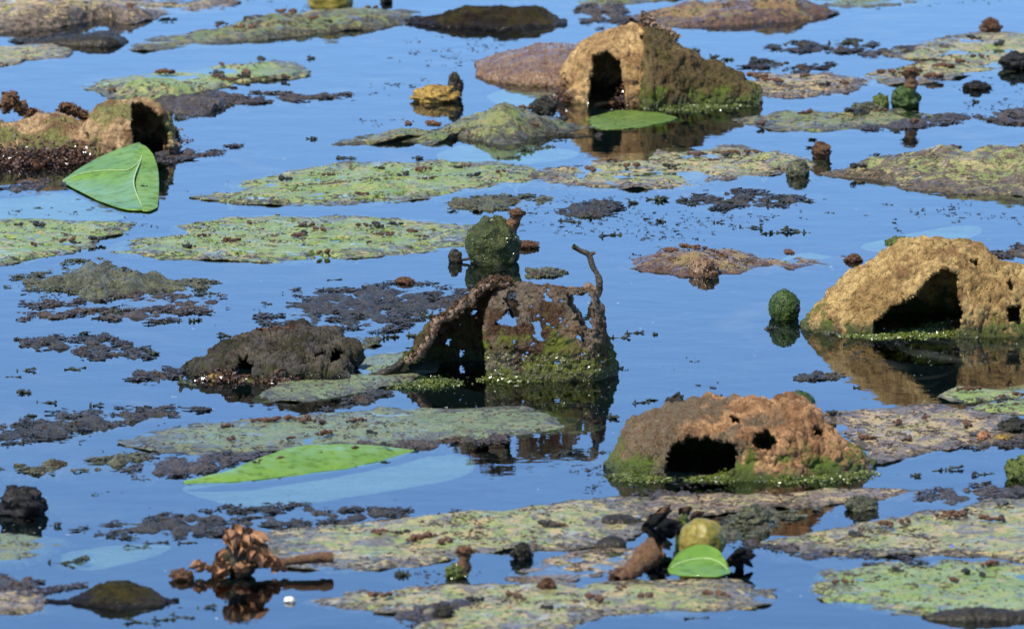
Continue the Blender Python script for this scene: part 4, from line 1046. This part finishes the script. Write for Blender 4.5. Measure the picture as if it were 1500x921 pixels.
# ------------------------------------------------------------------ lumps and crumbs
def lump(name, label, cat, x, y, rx, rz, mat, sink=0.3, amp=0.32, seed=None, ry=None, freq=1.5, group=None):
    s = seed if seed is not None else x * 0.37 + y * 0.11
    o = link(name, blob_mesh(name, rx, ry or rx * 0.85, rz, amp, freq, s, 56, 34), mat)
    g = G(x, y)
    o.location = (g[0], g[1], rz * (1 - 2 * sink))
    V = np.empty(len(o.data.vertices) * 3, np.float32)
    o.data.vertices.foreach_get('co', V)
    V = V.reshape(-1, 3)
    rs = np.random.RandomState(int(x + y))
    n = int(90 + 14000 * rx)
    scatter('grit', V[rs.randint(0, len(V), n)], (0.0004, 0.0016) if rx > 0.004 else (0.0002, 0.0005), mat, o, int(x))
    return tag(o, label, cat, group)
LUMPS = [
    ('yellow_lump', 'knobbly yellow and brown lump floating left of the brown pointed leaf', 'plant scrap', 638, 148, 0.019, 0.008, 'lump_yellow', 0.25),
    ('debris_lump', 'dark knob on the tip of the yellow lump', 'debris', 666, 143, 0.006, 0.012, 'leaf_dark', 0.15),
    ('debris_lump', 'dark brown lump at the crest of the mossy hump', 'debris', 797, 172, 0.010, 0.009, 'crumb_dark', 0.1),
    ('debris_lump', 'round olive lump on the back edge of the broken sprawling pad', 'debris', 1450, 46, 0.009, 0.007, 'crumb', 0.25),
    ('debris_lump', 'reddish brown cube like lump between the pale pad and ridge pad', 'debris', 1203, 232, 0.0075, 0.007, 'crumb', 0.1),
    ('debris_lump', 'flat black scrap on the water by the broken sprawling pad', 'debris', 1430, 130, 0.011, 0.004, 'black', 0.3),
    ('debris_lump', 'black knob at the frame edge on the broken sprawling pad', 'debris', 1490, 100, 0.014, 0.009, 'black', 0.25),
    ('debris_lump', 'olive dark lump touching the back of the rust mound', 'debris', 990, 606, 0.007, 0.008, 'crumb_dark', 0.2),
    ('moss_lump', 'dark mossy lump right of the yellow pod', 'moss', 1103, 768, 0.011, 0.0075, 'weed_green', 0.2),
    ('moss_lump', 'murky green lump on the narrow tan pad end', 'moss', 1262, 745, 0.010, 0.006, 'weed_green', 0.3),
    ('moss_lump', 'green and grey lump at the frame edge past the streaked pad', 'moss', 1494, 700, 0.010, 0.010, 'moss', 0.3),
    ('debris_lump', 'dark red brown scrap on water left of crumpled flower', 'debris', 267, 848, 0.007, 0.004, 'crumb', 0.3),
    ('debris_lump', 'black knob on the corner of the wrinkled pad scrap', 'debris', 765, 818, 0.006, 0.006, 'crumb_dark', 0.2),
    ('debris_lump', 'big dark brown glossy lump at the front of the rusty pad', 'debris', 1032, 401, 0.010, 0.008, 'leaf_brown', 0.3),
    ('black_lump', 'black square lump standing on the water by olive weed strip', 'debris', 33, 752, 0.0150, 0.0115, 'black', 0.22),
    ('debris_lump', 'dark green knob on the front pale pad edge', 'debris', 648, 908, 0.006, 0.006, 'crumb_dark', 0.2),
    ('debris_lump', 'small brown knob at the tail of the tan streaked pad', 'debris', 802, 866, 0.005, 0.005, 'crumb', 0.2),
    ('white_bit', 'small white floating bit left of the front pale pad', 'debris', 424, 881, 0.0035, 0.002, 'white_bit', 0.2),
    ('brown_stalk', 'dark red scrap at the foot of the leaning brown stalk', 'stalk', 912, 848, 0.009, 0.004, 'crumb', 0.2),
    ('moss_lump', 'pale green stem stub beside the yellow pod', 'moss', 1000, 795, 0.005, 0.010, 'moss', 0.15),
    ('blue_speck', 'tiny blue speck on the wide tan streaked pad', 'debris', 1395, 806, 0.0024, 0.0018, 'blue_bit', 0.2),
    ('debris_lump', 'red brown lump in water behind the tan mound', 'debris', 1250, 382, 0.006, 0.003, 'crumb', 0.3),
    ('moss_lump', 'small yellow green scrap behind the tan mound crest', 'moss', 1318, 356, 0.010, 0.003, 'moss', 0.3),
    ('moss_lump', 'dark green knob left of the stubby green stump', 'moss', 1290, 160, 0.007, 0.009, 'moss', 0.3),
    ('moss_lump', 'low mossy cushion under the stubby green stump', 'moss', 1272, 160, 0.014, 0.004, 'weed_green', 0.3),
    ('debris_lump', 'dark round pebble like lump at the end of pale sprinkled pad', 'debris', 1168, 256, 0.009, 0.008, 'weed_green', 0.3),
    ('debris_lump', 'brown floating scrap right of the mossy pod stub', 'debris', 772, 362, 0.009, 0.003, 'crumb', 0.3),
    ('debris_lump', 'orange brown dot at the weed patch by streaked pad', 'debris', 1440, 645, 0.005, 0.004, 'petal', 0.3),
    ('debris_lump', 'yellow dot on the weed patch by streaked pad', 'debris', 1468, 645, 0.005, 0.003, 'lump_yellow', 0.3),
    ('debris_lump', 'dark brown heap on the weed patch by streaked pad', 'debris', 1488, 632, 0.012, 0.006, 'crumb_dark', 0.3),
    ('debris_lump', 'small dark knob under the yellow green pod at the top', 'debris', 566, 4, 0.005, 0.004, 'crumb_dark', 0.3),
    ('debris_lump', 'dark olive floating scrap behind the ragged leaf', 'debris', 594, 414, 0.007, 0.0025, 'crumb', 0.3),
]
for L in LUMPS:
    lump(L[0], L[1], L[2], L[3], L[4], L[5], L[6], L[7], L[8])
# black curled bits by the yellow pod
def flake(name, label, pts, mat, rad):
    o0 = np.array(pts).mean(0); o0[2] = 0
    o = tube_obj(name, pts, rad, mat, None, 10, 40, 0.8, 1.0, origin=o0)
    return tag(o, label, 'dry leaf')
flake('brown_stalk', 'thick reddish brown stalk leaning beside the yellow pod', [P3(905, 852, 0.001), P3(922, 848, 0.005), P3(940, 844, 0.010), P3(955, 842, 0.015), P3(966, 842, 0.018)], 'crown', [0.003, 0.005, 0.0075, 0.0085, 0.006])
def bit(name, label, mat, specs):
    o0 = G(specs[0][0], specs[0][1])
    r_ = tag(empty(name, o0), label, 'dry leaf')
    flakes(r_, o0, 'flake', mat, specs)
bit('black_leaf_bit', 'black curled leaf bits rising between the stalk and yellow pod', 'black', [(960, 802, .002, .020, -1.7, 0), (966, 802, .002, .018, -1.3, .4), (972, 802, .004, .016, -1.0, 0), (958, 802, .008, .012, -2.0, .3), (980, 802, .006, .012, -1.2, .6)])
bit('black_leaf_bit', 'black winged leaf bit right of the small glossy leaf', 'black', [(1062, 834, .002, .016, -.5, 0), (1076, 834, .002, .014, -1.2, .3), (1066, 834, .006, .012, .2, .5), (1080, 834, .004, .012, -.9, -.3)])
bit('dry_flap', 'pale tan dry flap standing behind the black curled bits', 'petal', [(970, 772, .001, .011, -1.5, 0), (975, 772, .001, .013, -1.9, .6), (966, 772, .001, .009, -1.9, 0)])
bit('dry_flap', 'reddish dry flap standing behind the yellow pod', 'crown', [(1008, 776, .002, .011, -1.9, 0), (1016, 778, .004, .010, -1.4, .3), (1003, 776, .002, .013, -1.8, .2)])

def cluster_mesh(seed):
    rs = random.Random(seed)
    bm = bmesh.new()
    for i in range(rs.randint(4, 7)):
        r = rs.uniform(0.0011, 0.0022)
        m4 = Matrix.Translation((rs.gauss(0, 0.0032), rs.gauss(0, 0.0022), r * 0.6 + rs.uniform(0, 0.0008))) @ Matrix.Diagonal((rs.uniform(0.8, 1.5), 1, rs.uniform(0.7, 1.0), 1))
        ret = bmesh.ops.create_icosphere(bm, subdivisions=1, radius=r, matrix=m4)
        for v in ret['verts']:
            v.co += Vector((rs.gauss(0, 1), rs.gauss(0, 1), rs.gauss(0, 1))) * 0.00022
    me = bpy.data.meshes.new('debris_crumb')
    bm.to_mesh(me)
    bm.free()
    return me
CM = [cluster_mesh(i) for i in range(6)]
for i, c in enumerate(CM):
    c.materials.append(M['crumb' if i < 4 else 'crumb_dark'])
def crumbs(where, spots, size=1.0, z=0.0022):
    for (x, y) in spots:
        ci = rr.randrange(6)
        o = link('debris_crumb', CM[ci])
        g = G(x, y)
        o.location = (g[0], g[1], z)
        o.rotation_euler = (0, 0, rr.uniform(0, 6.28))
        s = size * rr.uniform(0.75, 1.25)
        o.scale = (s, s, s)
        hue = 'reddish brown' if ci < 4 else 'blackish'
        tag(o, 'small ' + hue + ' debris crumb ' + where, 'debris', hue + ' crumbs ' + where)
crumbs('on the large mottled pad right of triangular leaf', [(560, 252), (612, 253), (625, 252), (670, 250), (682, 249), (540, 268), (545, 270), (420, 268), (480, 262), (585, 262), (620, 268), (690, 262), (740, 256), (530, 290)])
crumbs('on the pale pad before the golden mound', [(915, 249), (935, 246), (1020, 232), (1026, 231), (1052, 229), (1060, 231), (1070, 233), (1076, 229), (1045, 240), (1132, 235), (870, 255), (980, 250), (1110, 228), (890, 240)])
crumbs('on the largest pad behind the mossy pod', [(365, 332), (455, 336), (447, 338), (445, 347), (475, 342), (545, 337), (538, 335), (565, 350), (571, 347), (553, 348), (582, 335), (332, 359), (341, 358), (432, 350), (438, 351), (300, 350), (470, 375), (283, 367), (602, 344), (620, 352), (540, 360)])
crumbs('on the smooth pad with brown edge', [(50, 364), (25, 334), (58, 335), (110, 362), (95, 358), (145, 357)])
crumbs('along the back of the broad grey pad', [(383, 622), (394, 620), (401, 621), (410, 619), (431, 620), (441, 621), (467, 623), (473, 624), (515, 623), (528, 621), (540, 640), (335, 648), (475, 641), (333, 630), (425, 648)])
crumbs('on the long tan streaked pad', [(567, 785), (598, 780), (586, 786), (606, 796), (625, 793), (618, 782), (739, 781), (760, 778), (795, 776), (802, 778), (815, 780), (821, 777), (780, 780), (550, 785), (658, 800)], 1.1)
crumbs('on the bright green oval pad', [(310, 113), (318, 117), (328, 120), (336, 122), (355, 117), (361, 113), (160, 138), (240, 112), (415, 118), (382, 93), (325, 100)], 1.1)
crumbs('on the olive pad by the yellow pod', [(318, 47), (330, 44), (362, 40), (372, 36), (380, 33), (388, 38), (410, 26), (420, 30), (450, 36), (480, 40), (548, 20), (350, 50)], 1.25, 0.004)
crumbs('on the tan humped pad', [(92, 20), (104, 18), (114, 22), (190, 26), (164, 10), (240, 14), (60, 30)], 1.3, 0.008)
crumbs('on the wide streaked front pad', [(1378, 762), (1388, 758), (1410, 755), (1448, 768), (1458, 767), (1402, 762), (1330, 770), (1465, 745), (1255, 792), (1300, 775)], 1.1)
crumbs('on the smooth light front pad', [(1310, 842), (1417, 843), (1438, 848), (1450, 833), (1396, 855), (1240, 858)], 1.0)
crumbs('on the broken sprawling pad', [(1365, 118), (1348, 108), (1405, 95), (1425, 62), (1460, 70), (1380, 104), (1310, 112), (1440, 88)], 1.2)
crumbs('on the small tan pad by the mound foot', [(1115, 122), (1128, 124), (1140, 126), (1106, 120), (1205, 130), (1180, 118), (1240, 128)], 1.2, 0.003)
crumbs('on the rusty brown pad', [(985, 378), (1010, 372), (1025, 374), (1040, 380), (960, 385), (1060, 384), (1155, 380), (1000, 390)], 1.1, 0.004)
crumbs('on the half sunk pad by the stump', [(1255, 170), (1262, 172), (1340, 183), (1116, 187), (1180, 172), (1290, 168)], 1.2)
crumbs('on the mossy hump pad', [(745, 180), (632, 195), (770, 196), (820, 186), (600, 195), (765, 172), (700, 182)], 1.2, 0.006)
crumbs('on the front pale pad', [(700, 885), (880, 885), (950, 880), (760, 880), (560, 880), (1060, 878), (800, 895), (905, 868)], 1.1)
crumbs('on the streaked pad behind rust mound', [(1268, 648), (1310, 625), (1360, 618), (1330, 650), (1420, 630), (1228, 612)], 1.0)
crumbs('on the ridge pad', [(1385, 230), (1378, 228), (1395, 229), (1330, 262), (1290, 252), (1260, 256)], 1.1, 0.006)
crumbs('on the fresh overlapping green pad', [(1465, 590), (1480, 594), (1496, 588), (1462, 598), (1410, 580), (1425, 580)], 0.8, 0.004)

crumbs('on the vivid green folded leaf', [(375, 690), (382, 686), (430, 672), (470, 676), (520, 668), (560, 664), (410, 684)], 0.55, 0.0055)
crumbs('on the glossy triangular leaf', [(178, 262), (186, 264), (212, 300), (206, 256)], 0.45, 0.0140)
# ------------------------------------------------------------------ waterweed sprigs poking through the surface
def sprig_mesh(seed, L):
    rs = random.Random(seed)
    Vs, Fs, n0 = [], [], 0
    def add(V, F):
        nonlocal n0
        Vs.append(V); Fs.append(F + n0); n0 += len(V)
    nseg = max(3, int(L / 0.004))
    pts = [(-L / 2 + L * i / nseg, rs.gauss(0, 0.0008), rs.uniform(-0.0006, 0.001)) for i in range(nseg + 1)]
    add(*tube(pts, [0.0006] * len(pts), 5, res=nseg * 2))
    for p in pts:
        if rs.random() < 0.25:
            continue
        for k_ in range(rs.randint(5, 8)):
            a = rs.uniform(0, 6.28); el = rs.uniform(-0.3, 0.9) if rs.random() < 0.8 else 1.3
            l = rs.uniform(0.0012, 0.0042)
            d = np.array((math.cos(a) * math.cos(el), math.sin(a) * math.cos(el), math.sin(el) * 0.9))
            q = np.array(p)
            add(*tube([q, q + d * l * 0.6, q + d * l + np.array((0, 0, -0.0006))], [0.0007, 0.0007, 0.0001], 4))
    return mesh_np('waterweed_sprig', np.concatenate(Vs), np.concatenate(Fs))
SM = [sprig_mesh(i, l) for i, l in enumerate((0.004, 0.008, 0.014, 0.020, 0.034) * 3)]
for s_ in SM:
    s_.materials.append(M['sprig'])
def sprigs(where, spots):
    for (x, y, kd, sc) in spots:
        o = link('waterweed_sprig', SM[kd + 5 * rr.randrange(3)])
        g = G(x, y)
        o.location = (g[0], g[1], 0.0002)
        o.rotation_euler = (rr.uniform(-0.5, 0.5), rr.uniform(-0.12, 0.12), rr.uniform(-0.6, 0.6))
        o.scale = (sc * rr.uniform(0.7, 1.3), sc, sc * rr.uniform(0.5, 1.2))
        form = ('tiny upright', 'small bushy', 'short trailing', 'long trailing', 'longest trailing')[kd]
        tag(o, form + ' dark waterweed sprig ' + where, 'waterweed', form + ' sprigs ' + where)
sprigs('in open water behind the twig and rusty pad', [(960, 293, 1, 1.5), (901, 299, 0, 1.0), (925, 298, 0, 1.0), (870, 302, 2, 1.0), (850, 318, 2, 1.2), (895, 345, 2, 1.2), (970, 325, 1, 1.0), (1000, 298, 3, 0.8), (1100, 334, 2, 1.2), (1145, 341, 3, 1.1), (1165, 340, 3, 1.1), (1052, 326, 1, 1.0), (1170, 296, 2, 1.2), (1140, 298, 2, 1.2), (835, 325, 2, 1.3), (1085, 300, 3, 1.0)])
sprigs('beside the mossy hump pad', [(770, 222, 0, 1.5), (788, 218, 0, 1.2), (800, 216, 2, 1.2), (745, 232, 2, 1.0), (820, 206, 3, 1.0), (610, 232, 1, 0.9), (505, 232, 1, 1.1)])
sprigs('right of the golden mound', [(1045, 86, 0, 1.4), (1066, 88, 0, 1.3), (1015, 77, 1, 1.3), (1104, 86, 0, 1.2), (1120, 94, 3, 1.3), (1235, 64, 2, 1.4)])
sprigs('left of the grey lumpy mound', [(110, 540, 2, 1.1), (38, 543, 2, 1.1), (20, 552, 2, 0.9), (108, 541, 1, 1.0), (277, 562, 0, 2.0), (225, 518, 1, 1.2), (35, 575, 0, 1.2), (118, 490, 1, 1.2), (68, 590, 2, 0.8), (140, 594, 1, 1.0), (45, 609, 0, 1.4), (218, 519, 1, 1.2)])
sprigs('among the weed right of the yellow centred mat', [(240, 473, 4, 0.8), (285, 470, 1, 1.0), (305, 430, 3, 0.8), (120, 382, 1, 1.4), (490, 410, 2, 0.9), (170, 462, 1, 1.1), (170, 458, 0, 1.5), (620, 465, 2, 1.0), (625, 464, 1, 1.2), (570, 494, 1, 1.0), (605, 492, 0, 1.2), (340, 493, 3, 0.9)])
sprigs('in clear water right of the ragged leaf', [(930, 488, 2, 0.8), (910, 495, 2, 0.8), (940, 590, 2, 0.9), (900, 612, 0, 1.3), (872, 662, 2, 1.0), (830, 664, 3, 0.8), (965, 608, 1, 0.8), (1068, 588, 1, 1.3), (1225, 552, 2, 0.8), (1255, 568, 1, 0.7), (955, 586, 0, 0.8), (1130, 482, 0, 1.0), (960, 490, 0, 0.6)])
sprigs('by the shiny triangular leaf', [(248, 266, 1, 1.0), (240, 268, 0, 1.0), (456, 86, 0, 1.2), (455, 204, 1, 0.9), (60, 28, 1, 1.0), (498, 232, 1, 0.7)])
sprigs('in the water above the crumpled flower', [(110, 822, 1, 1.2), (122, 818, 0, 1.4), (90, 825, 2, 1.0), (200, 802, 3, 1.0), (230, 795, 2, 1.0), (275, 795, 2, 0.8), (80, 770, 1, 0.8), (95, 628, 0, 1.6)])
sprigs('in the clear channel before the tan pads', [(210, 912, 3, 1.0), (240, 908, 2, 1.0), (268, 904, 2, 1.0), (302, 890, 2, 1.0), (590, 842, 0, 1.2), (1170, 698, 3, 0.9), (1200, 684, 2, 1.0), (1240, 702, 2, 1.0), (1390, 688, 3, 0.9), (1440, 695, 3, 1.0), (1340, 697, 1, 0.9), (1020, 905, 2, 1.0), (960, 690, 2, 0.6)])
sprigs('off the pad with the ridge', [(1280, 228, 1, 0.8), (1190, 205, 0, 0.8), (1190, 216, 1, 1.0), (1300, 300, 2, 0.8), (1215, 312, 2, 0.8), (1310, 192, 1, 0.8), (1430, 150, 1, 0.9)])

# ------------------------------------------------------------------ crumbs of weed adrift on the open water
rs = np.random.RandomState(77)
Q = np.c_[rs.uniform(-20, 1520, 60000), rs.uniform(0, 921, 60000)]
gp = np.array([G(x, y)[:2] for x, y in Q])
cl = fbm(np.c_[gp * np.array((6.0, 3.2)), np.full(len(gp), 8.0)], 3) + 0.45 * fbm(np.c_[gp * np.array((45, 26)), np.full(len(gp), 2.0)], 3) + rs.normal(0, 0.06, len(gp))
keep = np.argsort(-cl)[:2600]
fd = scatter('floating_crumbs', np.c_[gp[keep], rs.uniform(-0.0003, 0.0006, len(keep))], (0.0004, 0.0013), 'weed', None, 21, 0.5, 4.0)
fd['label'] = 'tiny dark weed crumbs adrift on the open blue water'
fd['category'] = 'weed'
